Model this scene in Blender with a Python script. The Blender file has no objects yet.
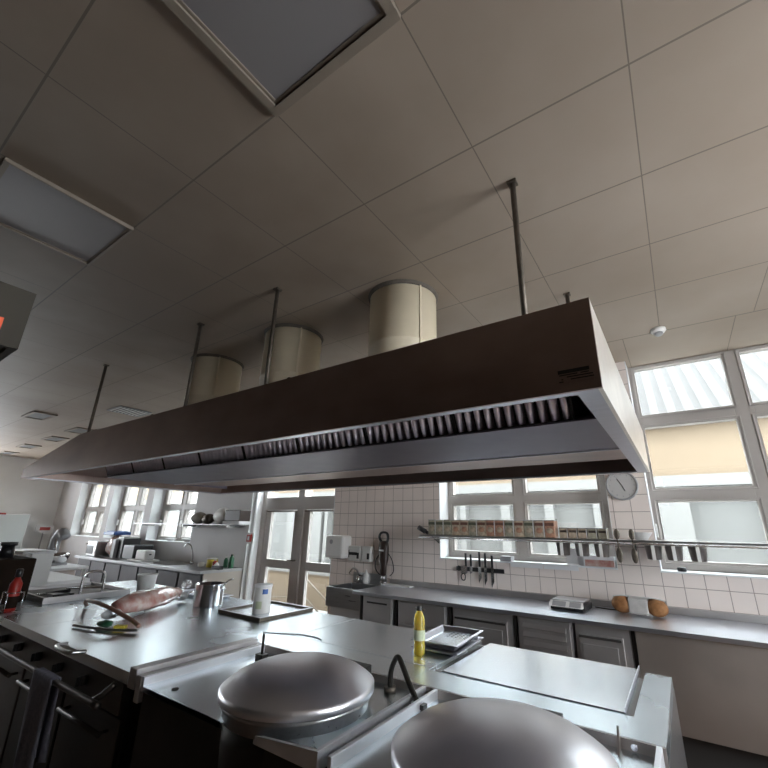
import bpy, bmesh, math, random
from mathutils import Matrix, Vector
random.seed(7)
C = bpy.context.scene.collection
PI = math.pi
EYE = 1.55            # camera height; island and counters are 0.9 m, ceiling 3.17 m
CEIL = 3.17

# ------------------------------------------------------------------ materials
def new_mat(name):
    m = bpy.data.materials.new(name); m.use_nodes = True
    nt = m.node_tree; b = nt.nodes['Principled BSDF']
    return m, nt, b

def mat(name, col, rough=.5, metal=0., noise=.0, nscale=8., spec=.5, bump=0., col2=None, coat=0., emit=None, trans=0., stretch=(1,1,1), rvar=0.):
    m, nt, b = new_mat(name); N = nt.nodes; L = nt.links
    b.inputs['Base Color'].default_value = (*col, 1)
    b.inputs['Roughness'].default_value = rough
    b.inputs['Metallic'].default_value = metal
    b.inputs['Specular IOR Level'].default_value = spec
    b.inputs['Coat Weight'].default_value = coat
    if trans: b.inputs['Transmission Weight'].default_value = trans
    tc = N.new('ShaderNodeTexCoord'); mp = N.new('ShaderNodeMapping'); mp.inputs['Scale'].default_value = stretch
    L.new(tc.outputs['Object'], mp.inputs['Vector'])
    nz = N.new('ShaderNodeTexNoise'); nz.inputs['Scale'].default_value = nscale; nz.inputs['Detail'].default_value = 5
    L.new(mp.outputs['Vector'], nz.inputs['Vector'])
    if noise or col2:
        cr = N.new('ShaderNodeValToRGB')
        c2 = col2 if col2 else tuple(c * (1 - noise) for c in col)
        cr.color_ramp.elements[0].position = .32; cr.color_ramp.elements[1].position = .68
        cr.color_ramp.elements[0].color = (*c2, 1); cr.color_ramp.elements[1].color = (*col, 1)
        L.new(nz.outputs['Fac'], cr.inputs['Fac']); L.new(cr.outputs['Color'], b.inputs['Base Color'])
    if rvar:
        mr = N.new('ShaderNodeMapRange'); mr.inputs['To Min'].default_value = max(.02, rough - rvar); mr.inputs['To Max'].default_value = rough + rvar
        L.new(nz.outputs['Fac'], mr.inputs['Value']); L.new(mr.outputs['Result'], b.inputs['Roughness'])
    if bump:
        bp = N.new('ShaderNodeBump'); bp.inputs['Strength'].default_value = bump; bp.inputs['Distance'].default_value = .01
        L.new(nz.outputs['Fac'], bp.inputs['Height']); L.new(bp.outputs['Normal'], b.inputs['Normal'])
    return m

def steel(name, col=(.56, .56, .57), rough=.3, stretch=(1, 14, 14), bump=.03, rvar=.07, nscale=6., col2=None):
    return mat(name, col, rough, 1., noise=.12, nscale=nscale, bump=bump, stretch=stretch, rvar=rvar, col2=col2)

M = {}
M['steel'] = steel('brushed_steel')
M['top'] = steel('worktop_steel', (.80, .88, .93), .27, (1, 1, 1), bump=0, rvar=.03, nscale=1.2)
M['wtop'] = steel('counter_top_steel', (.84, .88, .95), .31, (1, 1, 1), bump=0, rvar=.04, nscale=1.5)
M['slab'] = steel('slab_steel', (.90, .95, 1.0), .25, (1, 1, 1), bump=0, rvar=.03, nscale=1.2)
M['lid'] = steel('lid_steel', (.95, .95, 1.0), .36, (1, 1, 1), bump=0, rvar=.05, nscale=3)
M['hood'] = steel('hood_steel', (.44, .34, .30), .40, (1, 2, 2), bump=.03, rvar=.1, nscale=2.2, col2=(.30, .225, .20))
M['hood_end'] = steel('hood_end_lit_steel', (.95, .91, .85), .38, (2, 2, 2), bump=.02, rvar=.05, nscale=3)  # same hood steel, paled to carry the brightness of the mirrored windows
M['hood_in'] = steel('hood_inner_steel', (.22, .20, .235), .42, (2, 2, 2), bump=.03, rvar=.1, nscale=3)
M['lip'] = steel('hood_lip_steel', (.62, .62, .67), .38, (1, 6, 6), bump=.02)
M['baffle'] = steel('baffle_steel', (.95, .88, .95), .40, (2, 2, 2), bump=.02)
M['front'] = steel('appliance_front_steel', (.12, .105, .095), .45, (2, 2, 2), rvar=.1)
M['cab'] = steel('cabinet_steel', (.62, .60, .60), .5, (1, 3, 3), bump=.02, rvar=.08, nscale=2)
M['cabd'] = steel('cabinet_panel_steel', (.52, .47, .43), .5, (1, 1, 1), bump=.04, rvar=.1, nscale=2, col2=(.42, .375, .35))
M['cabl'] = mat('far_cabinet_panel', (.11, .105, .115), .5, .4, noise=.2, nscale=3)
M['dark'] = mat('black_recess', (.012, .011, .011), .6)
M['gap'] = mat('dark_gap', (.03, .026, .024), .7)
M['chrome'] = mat('chrome', (.75, .75, .76), .12, 1.)
M['castiron'] = mat('dark_metal', (.05, .045, .04), .45, .7, noise=.3)
M['rod'] = mat('rod_metal', (.16, .135, .11), .5, .7, noise=.3, nscale=30)
M['pvc'] = mat('window_profile', (.43, .395, .37), .45, noise=.06, nscale=4)
M['white_paint'] = mat('white_gloss_paint', (.78, .79, .80), .5, noise=.05)
M['wall'] = mat('painted_plaster', (.80, .80, .79), .8, noise=.08, nscale=1.5, bump=.05)
M['wall_dark'] = mat('rear_plaster', (.16, .135, .11), .85, noise=.1, nscale=1.5)
M['wall_grey'] = mat('grey_washable_paint', (.66, .64, .64), .6, noise=.08, nscale=2)
M['duct'] = mat('duct_sheet', (.76, .66, .49), .6, .0, noise=.14, nscale=3, bump=.05)
M['sealing'] = mat('duct_sealing', (.12, .10, .08), .8, noise=.3, nscale=20)
M['plastic_white'] = mat('white_plastic', (.75, .74, .72), .4)
M['plastic_grey'] = mat('grey_plastic', (.35, .35, .36), .45)
M['black'] = mat('black_plastic', (.018, .018, .02), .35)
M['red'] = mat('red_plastic', (.36, .025, .018), .35)
M['orange'] = mat('orange_red_plastic', (.85, .10, .02), .45)
M['blue'] = mat('blue_plastic', (.03, .10, .35), .4)
M['yellow'] = mat('yellow_plastic', (.75, .6, .08), .4)
M['green'] = mat('dark_green_plastic', (.03, .12, .06), .4)
M['pink'] = mat('pink_film', (.46, .20, .17), .25, noise=.5, nscale=16, col2=(.62, .50, .45), bump=.5, coat=.5)
M['film'] = mat('clear_wrap', (.7, .72, .72), .15, noise=.3, nscale=25, bump=.6, coat=.5)
M['brown'] = mat('brown_rubber', (.28, .15, .11), .4)
M['bread'] = mat('bread_crust', (.36, .17, .06), .7, noise=.5, nscale=25, bump=.5, col2=(.22, .09, .03))
M['paper'] = mat('paper', (.75, .75, .76), .7, noise=.05)
M['card'] = mat('cardboard', (.50, .40, .30), .8, noise=.1)
M['cloth'] = mat('grey_blue_cloth', (.24, .24, .30), .95, noise=.3, nscale=60, bump=.4)
M['panelgrey'] = mat('diffuser_plastic', (.26, .245, .25), .45, noise=.06, nscale=2)
M['trofframe'] = mat('light_frame', (.27, .225, .18), .6, noise=.15, nscale=5)
M['rail'] = steel('rail_steel', (.95, .96, 1.0), .5, (1, 1, 1), bump=0)
M['sooty'] = mat('sooty_paint', (.022, .014, .010), .9, spec=.15)
M['clockface'] = mat('clock_paper', (.50, .485, .475), .5)
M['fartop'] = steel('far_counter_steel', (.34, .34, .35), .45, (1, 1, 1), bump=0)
M['endgrey'] = mat('end_panel_paint', (.30, .265, .235), .6)
M['wrap'] = mat('greyish_wrap', (.50, .48, .46), .5, noise=.2, nscale=20)
M['cupdoor'] = mat('cupboard_paint', (.58, .62, .61), .5)
M['dull'] = mat('dimmed_paint', (.050, .043, .033), .8, noise=.2)  # dark colour holds the second hood dim against the window light
M['umber'] = mat('dark_umber', (.035, .022, .018), .4)
M['lime'] = mat('lime_print', (.55, .60, .42), .6)
M['kerb'] = mat('concrete', (.40, .39, .37), .9, noise=.2)
M['ann_white'] = mat('annex_white', (.155, .153, .147), .8)
M['ann_grey'] = mat('annex_grey', (.118, .118, .114), .8, noise=.06, nscale=1)
M['ann_cream'] = mat('annex_cream', (.155, .115, .076), .8)

def oil_mat():
    m, nt, b = new_mat('cooking_oil')
    b.inputs['Base Color'].default_value = (.80, .62, .10, 1); b.inputs['Roughness'].default_value = .08; b.inputs['Transmission Weight'].default_value = .6; b.inputs['IOR'].default_value = 1.2
    b.inputs['Subsurface Weight'].default_value = .3; b.inputs['Subsurface Radius'].default_value = (.02, .015, .003)
    b.inputs['Coat Weight'].default_value = 1
    return m
M['oil'] = oil_mat()

def glass_mat():
    m = bpy.data.materials.new('window_glass'); m.use_nodes = True
    nt = m.node_tree; N = nt.nodes; L = nt.links; N.clear()
    o = N.new('ShaderNodeOutputMaterial'); mx = N.new('ShaderNodeMixShader'); t = N.new('ShaderNodeBsdfTransparent'); g = N.new('ShaderNodeBsdfGlossy')
    t.inputs['Color'].default_value = (.76, .78, .78, 1); g.inputs['Roughness'].default_value = .02
    mx.inputs['Fac'].default_value = .07
    L.new(t.outputs[0], mx.inputs[1]); L.new(g.outputs[0], mx.inputs[2]); L.new(mx.outputs[0], o.inputs['Surface'])
    return m
M['glass'] = glass_mat()

def line_mask(nt, sock, period, offset, width):
    """1 on a line of given width around offset + k*period"""
    N = nt.nodes; L = nt.links
    a = N.new('ShaderNodeMath'); a.operation = 'SUBTRACT'; L.new(sock, a.inputs[0]); a.inputs[1].default_value = offset - period * 400.5
    d = N.new('ShaderNodeMath'); d.operation = 'DIVIDE'; L.new(a.outputs[0], d.inputs[0]); d.inputs[1].default_value = period
    f = N.new('ShaderNodeMath'); f.operation = 'FRACT'; L.new(d.outputs[0], f.inputs[0])
    s = N.new('ShaderNodeMath'); s.operation = 'SUBTRACT'; L.new(f.outputs[0], s.inputs[0]); s.inputs[1].default_value = .5
    ab = N.new('ShaderNodeMath'); ab.operation = 'ABSOLUTE'; L.new(s.outputs[0], ab.inputs[0])
    c = N.new('ShaderNodeMath'); c.operation = 'LESS_THAN'; L.new(ab.outputs[0], c.inputs[0]); c.inputs[1].default_value = width / period / 2
    return c.outputs[0]

def band(nt, sock, lo, hi):
    N = nt.nodes; L = nt.links
    a = N.new('ShaderNodeMath'); a.operation = 'GREATER_THAN'; L.new(sock, a.inputs[0]); a.inputs[1].default_value = lo
    b = N.new('ShaderNodeMath'); b.operation = 'LESS_THAN'; L.new(sock, b.inputs[0]); b.inputs[1].default_value = hi
    c = N.new('ShaderNodeMath'); c.operation = 'MULTIPLY'; L.new(a.outputs[0], c.inputs[0]); L.new(b.outputs[0], c.inputs[1])
    return c.outputs[0]

def op(nt, o, a, b):
    n = nt.nodes.new('ShaderNodeMath'); n.operation = o
    for i, v in enumerate((a, b)):
        if isinstance(v, (int, float)): n.inputs[i].default_value = v
        else: nt.links.new(v, n.inputs[i])
    return n.outputs[0]

def ceiling_mat():
    m, nt, b = new_mat('ceiling_panels'); N = nt.nodes; L = nt.links
    tc = N.new('ShaderNodeTexCoord'); sx = N.new('ShaderNodeSeparateXYZ'); L.new(tc.outputs['Object'], sx.inputs[0])
    X, Y = sx.outputs[0], sx.outputs[1]
    inner = band(nt, Y, -20, 3.1)
    gy = op(nt, 'MULTIPLY', line_mask(nt, Y, .5835, .131, .008), inner)
    gx = op(nt, 'MULTIPLY', line_mask(nt, X, .6165, .112, .005), band(nt, Y, -20, 3.78))
    e1 = line_mask(nt, Y, 50, 3.79, .014)
    gx2 = op(nt, 'MULTIPLY', line_mask(nt, X, .79, -.17, .006), band(nt, Y, 3.79, 6))
    g = op(nt, 'MAXIMUM', op(nt, 'MAXIMUM', gx, gy), op(nt, 'MAXIMUM', e1, gx2))
    nz = N.new('ShaderNodeTexNoise'); nz.inputs['Scale'].default_value = .9; nz.inputs['Detail'].default_value = 6
    L.new(tc.outputs['Object'], nz.inputs['Vector'])
    cr = N.new('ShaderNodeValToRGB'); cr.color_ramp.elements[0].position = .3; cr.color_ramp.elements[1].position = .7
    cr.color_ramp.elements[0].color = (.285, .225, .175, 1); cr.color_ramp.elements[1].color = (.36, .298, .245, 1)
    L.new(nz.outputs['Fac'], cr.inputs['Fac'])
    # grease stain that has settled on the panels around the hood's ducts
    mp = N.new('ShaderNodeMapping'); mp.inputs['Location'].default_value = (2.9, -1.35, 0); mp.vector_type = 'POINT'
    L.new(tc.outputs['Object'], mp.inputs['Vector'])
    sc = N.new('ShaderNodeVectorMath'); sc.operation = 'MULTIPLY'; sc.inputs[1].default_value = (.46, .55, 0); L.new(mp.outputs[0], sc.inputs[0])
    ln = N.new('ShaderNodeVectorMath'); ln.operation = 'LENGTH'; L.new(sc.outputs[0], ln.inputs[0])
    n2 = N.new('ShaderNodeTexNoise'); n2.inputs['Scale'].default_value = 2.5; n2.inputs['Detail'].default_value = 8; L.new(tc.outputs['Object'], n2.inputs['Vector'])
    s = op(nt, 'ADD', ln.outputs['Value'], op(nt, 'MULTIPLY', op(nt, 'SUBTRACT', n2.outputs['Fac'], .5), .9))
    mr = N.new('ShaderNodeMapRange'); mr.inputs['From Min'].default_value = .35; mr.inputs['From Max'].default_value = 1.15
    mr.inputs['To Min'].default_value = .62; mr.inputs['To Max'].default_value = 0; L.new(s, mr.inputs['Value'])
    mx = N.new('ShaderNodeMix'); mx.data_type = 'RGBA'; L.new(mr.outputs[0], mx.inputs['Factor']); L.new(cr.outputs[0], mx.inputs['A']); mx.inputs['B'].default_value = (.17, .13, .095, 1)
    m2 = N.new('ShaderNodeMix'); m2.data_type = 'RGBA'; L.new(op(nt, 'MULTIPLY', g, .7), m2.inputs['Factor']); L.new(mx.outputs['Result'], m2.inputs['A']); m2.inputs['B'].default_value = (.10, .085, .07, 1)
    L.new(m2.outputs['Result'], b.inputs['Base Color'])
    b.inputs['Roughness'].default_value = .62
    bp = N.new('ShaderNodeBump'); bp.inputs['Strength'].default_value = .6; bp.inputs['Distance'].default_value = .004; bp.invert = True
    L.new(g, bp.inputs['Height']); L.new(bp.outputs['Normal'], b.inputs['Normal'])
    return m
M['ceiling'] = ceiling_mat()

def tile_mat(name, col, grout, size_x, size_z, ox, oz, axes=('X', 'Z'), w=.006, rough=.25, var=.08):
    m, nt, b = new_mat(name); N = nt.nodes; L = nt.links
    tc = N.new('ShaderNodeTexCoord'); sx = N.new('ShaderNodeSeparateXYZ'); L.new(tc.outputs['Object'], sx.inputs[0])
    a = sx.outputs[axes[0]]; c = sx.outputs[axes[1]]
    g = op(nt, 'MAXIMUM', line_mask(nt, a, size_x, ox, w), line_mask(nt, c, size_z, oz, w))
    nz = N.new('ShaderNodeTexNoise'); nz.inputs['Scale'].default_value = 2.3; nz.inputs['Detail'].default_value = 5; L.new(tc.outputs['Object'], nz.inputs['Vector'])
    cr = N.new('ShaderNodeValToRGB'); cr.color_ramp.elements[0].position = .3; cr.color_ramp.elements[1].position = .7
    cr.color_ramp.elements[0].color = (*[v * (1 - var) for v in col], 1); cr.color_ramp.elements[1].color = (*col, 1); L.new(nz.outputs['Fac'], cr.inputs['Fac'])
    mx = N.new('ShaderNodeMix'); mx.data_type = 'RGBA'; L.new(g, mx.inputs['Factor']); L.new(cr.outputs[0], mx.inputs['A']); mx.inputs['B'].default_value = (*grout, 1)
    L.new(mx.outputs['Result'], b.inputs['Base Color'])
    r = op(nt, 'ADD', op(nt, 'MULTIPLY', g, .5), rough); L.new(r, b.inputs['Roughness'])
    bp = N.new('ShaderNodeBump'); bp.inputs['Strength'].default_value = .5; bp.inputs['Distance'].default_value = .004; bp.invert = True
    L.new(g, bp.inputs['Height']); L.new(bp.outputs['Normal'], b.inputs['Normal'])
    return m
M['tiles'] = tile_mat('wall_tiles', (.84, .75, .70), (.36, .30, .27), .1475, .152, -.36, 1.106)
M['floor'] = tile_mat('floor_tiles', (.20, .13, .09), (.07, .05, .04), .2, .2, 0, 0, ('X', 'Y'), .008, .35, .3)

def corrugated_mat():
    m, nt, b = new_mat('ribbed_roof'); N = nt.nodes; L = nt.links
    b.inputs['Base Color'].default_value = (.052, .048, .045, 1); b.inputs['Roughness'].default_value = .6
    return m
M['roof'] = corrugated_mat()
M['roof_shade'] = mat('ribbed_roof_shade', (.034, .031, .029), .7)  # darker copy of the roof colour, painting shade on the rib sides

# ------------------------------------------------------------------ mesh helper
class MB:
    def __init__(s): s.v = []; s.f = []; s.mi = []; s.sm = []; s.k = 0
    def mat(s, k): s.k = k; return s
    def add(s, vs, fs, smooth=False):
        o = len(s.v); s.v += [tuple(v) for v in vs]
        for f in fs: s.f.append(tuple(i + o for i in f)); s.mi.append(s.k); s.sm.append(smooth)
        return s
    def box(s, x0, x1, y0, y1, z0, z1):
        if x0 > x1: x0, x1 = x1, x0
        if y0 > y1: y0, y1 = y1, y0
        if z0 > z1: z0, z1 = z1, z0
        vs = [(x, y, z) for z in (z0, z1) for y in (y0, y1) for x in (x0, x1)]
        return s.add(vs, [(0, 2, 3, 1), (4, 5, 7, 6), (0, 1, 5, 4), (2, 6, 7, 3), (0, 4, 6, 2), (1, 3, 7, 5)])
    def poly(s, pts, n):
        """closed polygon extruded by vector n"""
        k = len(pts); P = [Vector(p) for p in pts]; n = Vector(n)
        nn = sum(((P[i] - P[0]).cross(P[(i + 1) % k] - P[0]) for i in range(1, k)), Vector())
        if nn.dot(n) < 0: P.reverse()
        vs = P + [p + n for p in P]
        return s.add(vs, [tuple(reversed(range(k))), tuple(range(k, 2 * k))] + [(i, (i + 1) % k, (i + 1) % k + k, i + k) for i in range(k)])
    def lathe(s, prof, c=(0, 0, 0), n=32, close=True):
        vs = []; fs = []
        for r, z in prof:
            for i in range(n):
                a = 2 * PI * i / n; vs.append((c[0] + r * math.cos(a), c[1] + r * math.sin(a), c[2] + z))
        m = len(prof)
        for j in range(m - 1):
            for i in range(n):
                a, b2 = j * n + i, j * n + (i + 1) % n
                fs.append((a, b2, b2 + n, a + n))
        if close:
            fs.append(tuple(reversed(range(n)))); fs.append(tuple(range((m - 1) * n, m * n)))
        return s.add(vs, fs, True)
    def cyl(s, p0, p1, r, n=16, r1=None):
        p0 = Vector(p0); p1 = Vector(p1); d = (p1 - p0).normalized()
        u = d.orthogonal().normalized(); w = d.cross(u); r1 = r if r1 is None else r1
        vs = [p + (u * math.cos(2 * PI * i / n) + w * math.sin(2 * PI * i / n)) * rr for p, rr in ((p0, r), (p1, r1)) for i in range(n)]
        s.add(vs, [(i, (i + 1) % n, (i + 1) % n + n, i + n) for i in range(n)], True)
        o = len(s.v) - 2 * n
        s.f.append(tuple(o + i for i in reversed(range(n)))); s.f.append(tuple(o + n + i for i in range(n))); s.mi += [s.k] * 2; s.sm += [False] * 2
        return s
    def tube(s, pts, r, n=10, sub=6):
        """smooth tube through points (Catmull-Rom)"""
        P = [Vector(p) for p in pts]
        Q = []
        for i in range(len(P) - 1):
            a = P[max(i - 1, 0)]; b = P[i]; c = P[i + 1]; d = P[min(i + 2, len(P) - 1)]
            for k in range(sub):
                t = k / sub
                Q.append(.5 * ((2 * b) + (c - a) * t + (2 * a - 5 * b + 4 * c - d) * t * t + (-a + 3 * b - 3 * c + d) * t ** 3))
        Q.append(P[-1])
        u = (Q[1] - Q[0]).normalized().orthogonal().normalized(); vs = []
        for i, q in enumerate(Q):
            d = (Q[min(i + 1, len(Q) - 1)] - Q[max(i - 1, 0)]).normalized()
            u = (u - d * u.dot(d)).normalized(); w = d.cross(u)
            vs += [q + (u * math.cos(2 * PI * k / n) + w * math.sin(2 * PI * k / n)) * r for k in range(n)]
        m = len(Q)
        fs = [(j * n + i, j * n + (i + 1) % n, (j + 1) * n + (i + 1) % n, (j + 1) * n + i) for j in range(m - 1) for i in range(n)]
        fs += [tuple(reversed(range(n))), tuple(range((m - 1) * n, m * n))]
        return s.add(vs, fs, True)
    def ball(s, c, rx, ry=None, rz=None, n=20, wob=0.):
        ry = ry or rx; rz = rz or rx; vs = []; fs = []; h = n // 2
        for j in range(h + 1):
            t = PI * j / h
            for i in range(n):
                a = 2 * PI * i / n; k = 1 + wob * math.sin(3 * a + 2 * t) * math.sin(t)
                vs.append((c[0] + rx * k * math.sin(t) * math.cos(a), c[1] + ry * k * math.sin(t) * math.sin(a), c[2] - rz * math.cos(t)))
        for j in range(h):
            for i in range(n): fs.append((j * n + i, j * n + (i + 1) % n, (j + 1) * n + (i + 1) % n, (j + 1) * n + i))
        return s.add(vs, fs, True)
    def build(s, name, m, parent=None, loc=(0, 0, 0), rz=0, bevel=0., kind=None, label=None):
        me = bpy.data.meshes.new(name); me.from_pydata(s.v, [], s.f)
        for mm in (m if isinstance(m, (list, tuple)) else [m]): me.materials.append(M[mm])
        for p, k, sm in zip(me.polygons, s.mi, s.sm): p.material_index = k; p.use_smooth = sm
        bm = bmesh.new(); bm.from_mesh(me); bmesh.ops.remove_doubles(bm, verts=bm.verts, dist=1e-6); bmesh.ops.recalc_face_normals(bm, faces=bm.faces); bm.to_mesh(me); bm.free()
        o = bpy.data.objects.new(name, me); C.objects.link(o); o.parent = parent
        o.location = loc; o.rotation_euler = (0, 0, rz)
        if bevel:
            b = o.modifiers.new('bevel', 'BEVEL'); b.width = bevel; b.segments = 2; b.limit_method = 'ANGLE'; b.angle_limit = math.radians(40); b.harden_normals = False
        if kind: o['kind'] = kind
        if label: o['label'] = label
        return o

def tag(o, label, cat, group=None, kind=None):
    o['label'] = label; o['category'] = cat
    if group: o['group'] = group
    if kind: o['kind'] = kind
    return o
def thing(name, label, cat, loc=(0, 0, 0), rz=0, group=None):
    o = bpy.data.objects.new(name, None); C.objects.link(o); o.location = loc; o.rotation_euler = (0, 0, rz); o.empty_display_size = .05
    return tag(o, label, cat, group)
def struct(name, loc=(0, 0, 0)):
    o = bpy.data.objects.new(name, None); C.objects.link(o); o.location = loc; o['kind'] = 'structure'; return o
def dup(root, loc, rz=None, label=None):
    r = root.copy(); C.objects.link(r); r.location = loc
    if rz is not None: r.rotation_euler = (0, 0, rz)
    if label: r['label'] = label
    for ch in list(root.children):
        c = ch.copy(); C.objects.link(c); c.parent = r
        for g in list(ch.children):
            d = g.copy(); C.objects.link(d); d.parent = c
    return r
def E(z): return EYE + z

# ------------------------------------------------------------------ room shell
XL, XR, YB, YW, YO = -14.4, 2.6, -4.2, 4.355, 4.68
MB().box(XL - .3, XR + .3, YB - .3, YO, -.12, 0).build('floor', 'floor', kind='structure')
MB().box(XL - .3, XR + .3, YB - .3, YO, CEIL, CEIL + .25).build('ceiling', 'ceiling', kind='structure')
WIN = [(-13.10, -11.35), (-11.10, -9.42), (-9.15, -7.50), (-2.35, -.54), (-.215, 1.62)]
SILL = 1.215
def wall_y(mb, x0, x1, z0=0, z1=CEIL): mb.box(x0, x1, YW, YO, z0, z1)
wr = MB(); prev = -4.02
for a, b in WIN[3:]:
    wall_y(wr, prev, a); wall_y(wr, a, b, 0, SILL); prev = b
wall_y(wr, prev, XR + .3)
wr.build('wall_back_right', 'tiles', kind='structure')
wl = MB(); prev = XL - .3
for a, b in WIN[:3]:
    wall_y(wl, prev, a); wall_y(wl, a, b, 0, SILL); prev = b
wall_y(wl, prev, -5.86)
wl.build('wall_back_left', 'wall_grey', kind='structure')
lw = MB(); lw.box(XL - .3, XL, 2.55, YW, 0, CEIL); lw.box(XL - .3, XL, YB, 2.55, 0, .95); lw.box(XL - .3, XL, YB, 2.55, 2.9, CEIL); lw.box(XL - .3, XL, YB, .1, .95, 2.9)  # the opening is added out of view to brighten the far left
lw.build('wall_left', 'wall', kind='structure')
# right wall; its one window opening is unseen, added to bring in more daylight
rw = MB(); rw.box(XR, XR + .3, YB, YW, 0, .9); rw.box(XR, XR + .3, YB, YW, 2.95, CEIL)
rw.box(XR, XR + .3, YB, 1.0, .9, 2.95); rw.box(XR, XR + .3, 2.55, YW, .9, 2.95)
rw.build('wall_right', 'wall', kind='structure')
MB().box(XL - .3, XR + .3, YB - .3, YB, 0, CEIL).build('wall_front', 'wall_dark', kind='structure')
# white plastered reveals and sills of the openings
tr = 0
for a, b in WIN:
    tr += 1
    r = MB(); r.box(a, a + .006, YW - .002, 4.60, SILL, CEIL - .001); r.box(b - .006, b, YW - .002, 4.60, SILL, CEIL - .001)
    r.box(a, b, YW - .02, 4.60, SILL, SILL + .012)
    r.build('trim_%d' % tr, 'white_paint', kind='structure')

FY, GY = 4.57, 4.615      # frame front, glass
def sash(mb, x0, x1, z0, z1, xs, zs, y0=FY, y1=4.66):
    """frame bars: xs, zs are lists of (lo,hi) free openings"""
    xb = [x0] + [v for p in xs for v in p] + [x1]; zb = [z0] + [v for p in zs for v in p] + [z1]
    for i in range(0, len(xb), 2): mb.box(xb[i], xb[i + 1], y0, y1, z0, z1)
    for j in range(0, len(zb), 2):
        for p in xs: mb.box(p[0], p[1], y0, y1, zb[j], zb[j + 1])
def beads(mb, xs, zs, w=.012, y0=FY - .012):
    for p in xs:
        for q in zs:
            a, b, c, d = p[0] - w * 2.4, p[1] + w * 2.4, q[0] - w * 2.4, q[1] + w * 2.4
            mb.box(a, b, y0, FY, c, c + w); mb.box(a, b, y0, FY, d - w, d); mb.box(a, a + w, y0, FY, c, d); mb.box(b - w, b, y0, FY, c, d)
ZS = [(E(-.247), E(.256)), (E(.383), E(.968)), (E(1.098), E(1.585))]
COLS = [[(-12.93, -12.35), (-12.15, -11.52)], [(-10.95, -10.36), (-10.16, -9.58)], [(-9.0, -8.42), (-8.22, -7.66)],
        [(-2.275, -1.53), (-1.378, -.65)], [(-.155, .565), (.70, 1.42)]]
for i, ((a, b), cols) in enumerate(zip(WIN, COLS)):
    w = struct('window_%d' % (i + 1))
    f = MB(); sash(f, a + .006, b - .006, SILL + .012, CEIL - .002, cols, ZS); beads(f, cols, ZS)
    f.build('window_frame', 'pvc', w, bevel=.004)
    for p in cols:
        for q in ZS: MB().box(p[0], p[1], GY, GY + .006, q[0], q[1]).build('window_pane', 'glass', w)
        h = MB(); h.box(p[0] - .05, p[0] - .035, FY - .045, FY - .012, (ZS[0][0] + ZS[0][1]) / 2 - .06, (ZS[0][0] + ZS[0][1]) / 2 + .06)
        h.build('window_handle', 'plastic_white', w)
w = struct('window_6')  # added unseen window, unglazed, lets extra daylight in from the right
for y0, y1 in ((1.0, 2.55),):
    f = MB()
    for ya, yb in ((y0, y0 + .06), (y1 - .06, y1), ((y0 + y1) / 2 - .04, (y0 + y1) / 2 + .04)): f.box(XR + .12, XR + .19, ya, yb, .9, 2.95)
    for za, zb in ((.9, .97), (2.88, 2.95), (1.9, 1.97)): f.box(XR + .12, XR + .19, y0, y1, za, zb)
    f.build('window_frame', 'pvc', w)
w = struct('window_7')  # added unseen window, unglazed, brightens the far left end
for y0, y1 in ((.1, 2.55),):
    f = MB()
    for ya, yb in ((y0, y0 + .06), (y1 - .06, y1), ((y0 + y1) / 2 - .04, (y0 + y1) / 2 + .04)): f.box(XL - .19, XL - .12, ya, yb, .95, 2.9)
    for za, zb in ((.95, 1.02), (2.83, 2.9), (1.9, 1.97)): f.box(XL - .19, XL - .12, y0, y1, za, zb)
    f.build('window_frame', 'pvc', w)
# glazed double door
d = struct('door_1')
f = MB()
ZT = (E(.432), CEIL - .05)
for a, b in ((-5.86, -5.76), (-4.99, -4.86), (-4.10, -4.02)): f.box(a, b, FY, 4.66, 0, CEIL)
for z0, z1 in ((E(.235), E(.432)), (CEIL - .05, CEIL)): f.box(-5.76, -4.99, FY, 4.66, z0, z1); f.box(-4.86, -4.10, FY, 4.66, z0, z1)
f.build('door_frame', 'pvc', d, bevel=.004)
for a, b in ((-5.76, -4.99), (-4.86, -4.10)):
    lf = MB(); xs = [(a + .13, b - .08)]
    sash(lf, a + .012, b - .006, .02, E(.228), xs, [(.10, E(-.635)), (E(-.515), E(.205))], FY + .02, 4.65)
    l = lf.build('door_leaf', 'pvc', d, bevel=.004)
    for z0, z1 in ((.10, E(-.635)), (E(-.515), E(.205))): MB().box(xs[0][0], xs[0][1], GY, GY + .006, z0, z1).build('door_pane', 'glass', l)
    MB().box(a + .03, b - .02, FY + .008, FY + .02, E(.206), E(.226)).build('door_closer', 'rod', l)
    MB().box(a + .13, b - .08, GY, GY + .006, ZT[0], ZT[1]).build('door_pane', 'glass', d)
h = MB(); h.cyl((-4.95, FY - .05, 1.05), (-4.95, FY + .03, 1.05), .012); h.cyl((-4.95, FY - .05, 1.05), (-5.07, FY - .05, 1.05), .011)
h.build('door_handle', 'rod', d)
r = MB(); r.box(-5.866, -5.856, YW - .002, FY, 0, CEIL - .001); r.box(-4.024, -4.014, YW - .002, FY, 0, CEIL - .001)
r.build('trim_6', 'white_paint', kind='structure')
r = MB(); r.cyl((-5.82, 4.42, 0), (-5.82, 4.42, CEIL - .002), .03)
tag(r.build('heating_pipe', 'white_paint'), 'white vertical pipe in the left reveal of the glazed door', 'pipe')
# room-height smoke head
s = thing('smoke_detector', 'small round white smoke detector on the ceiling near the windows', 'smoke detector', (.10, 3.73, CEIL))
MB().lathe([(.055, -.001), (.058, -.02), (.045, -.035)]).build('base', 'plastic_white', s)
MB().lathe([(.03, -.034), (.032, -.05), (.02, -.062)]).build('sensor_head', 'plastic_grey', s)

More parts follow.
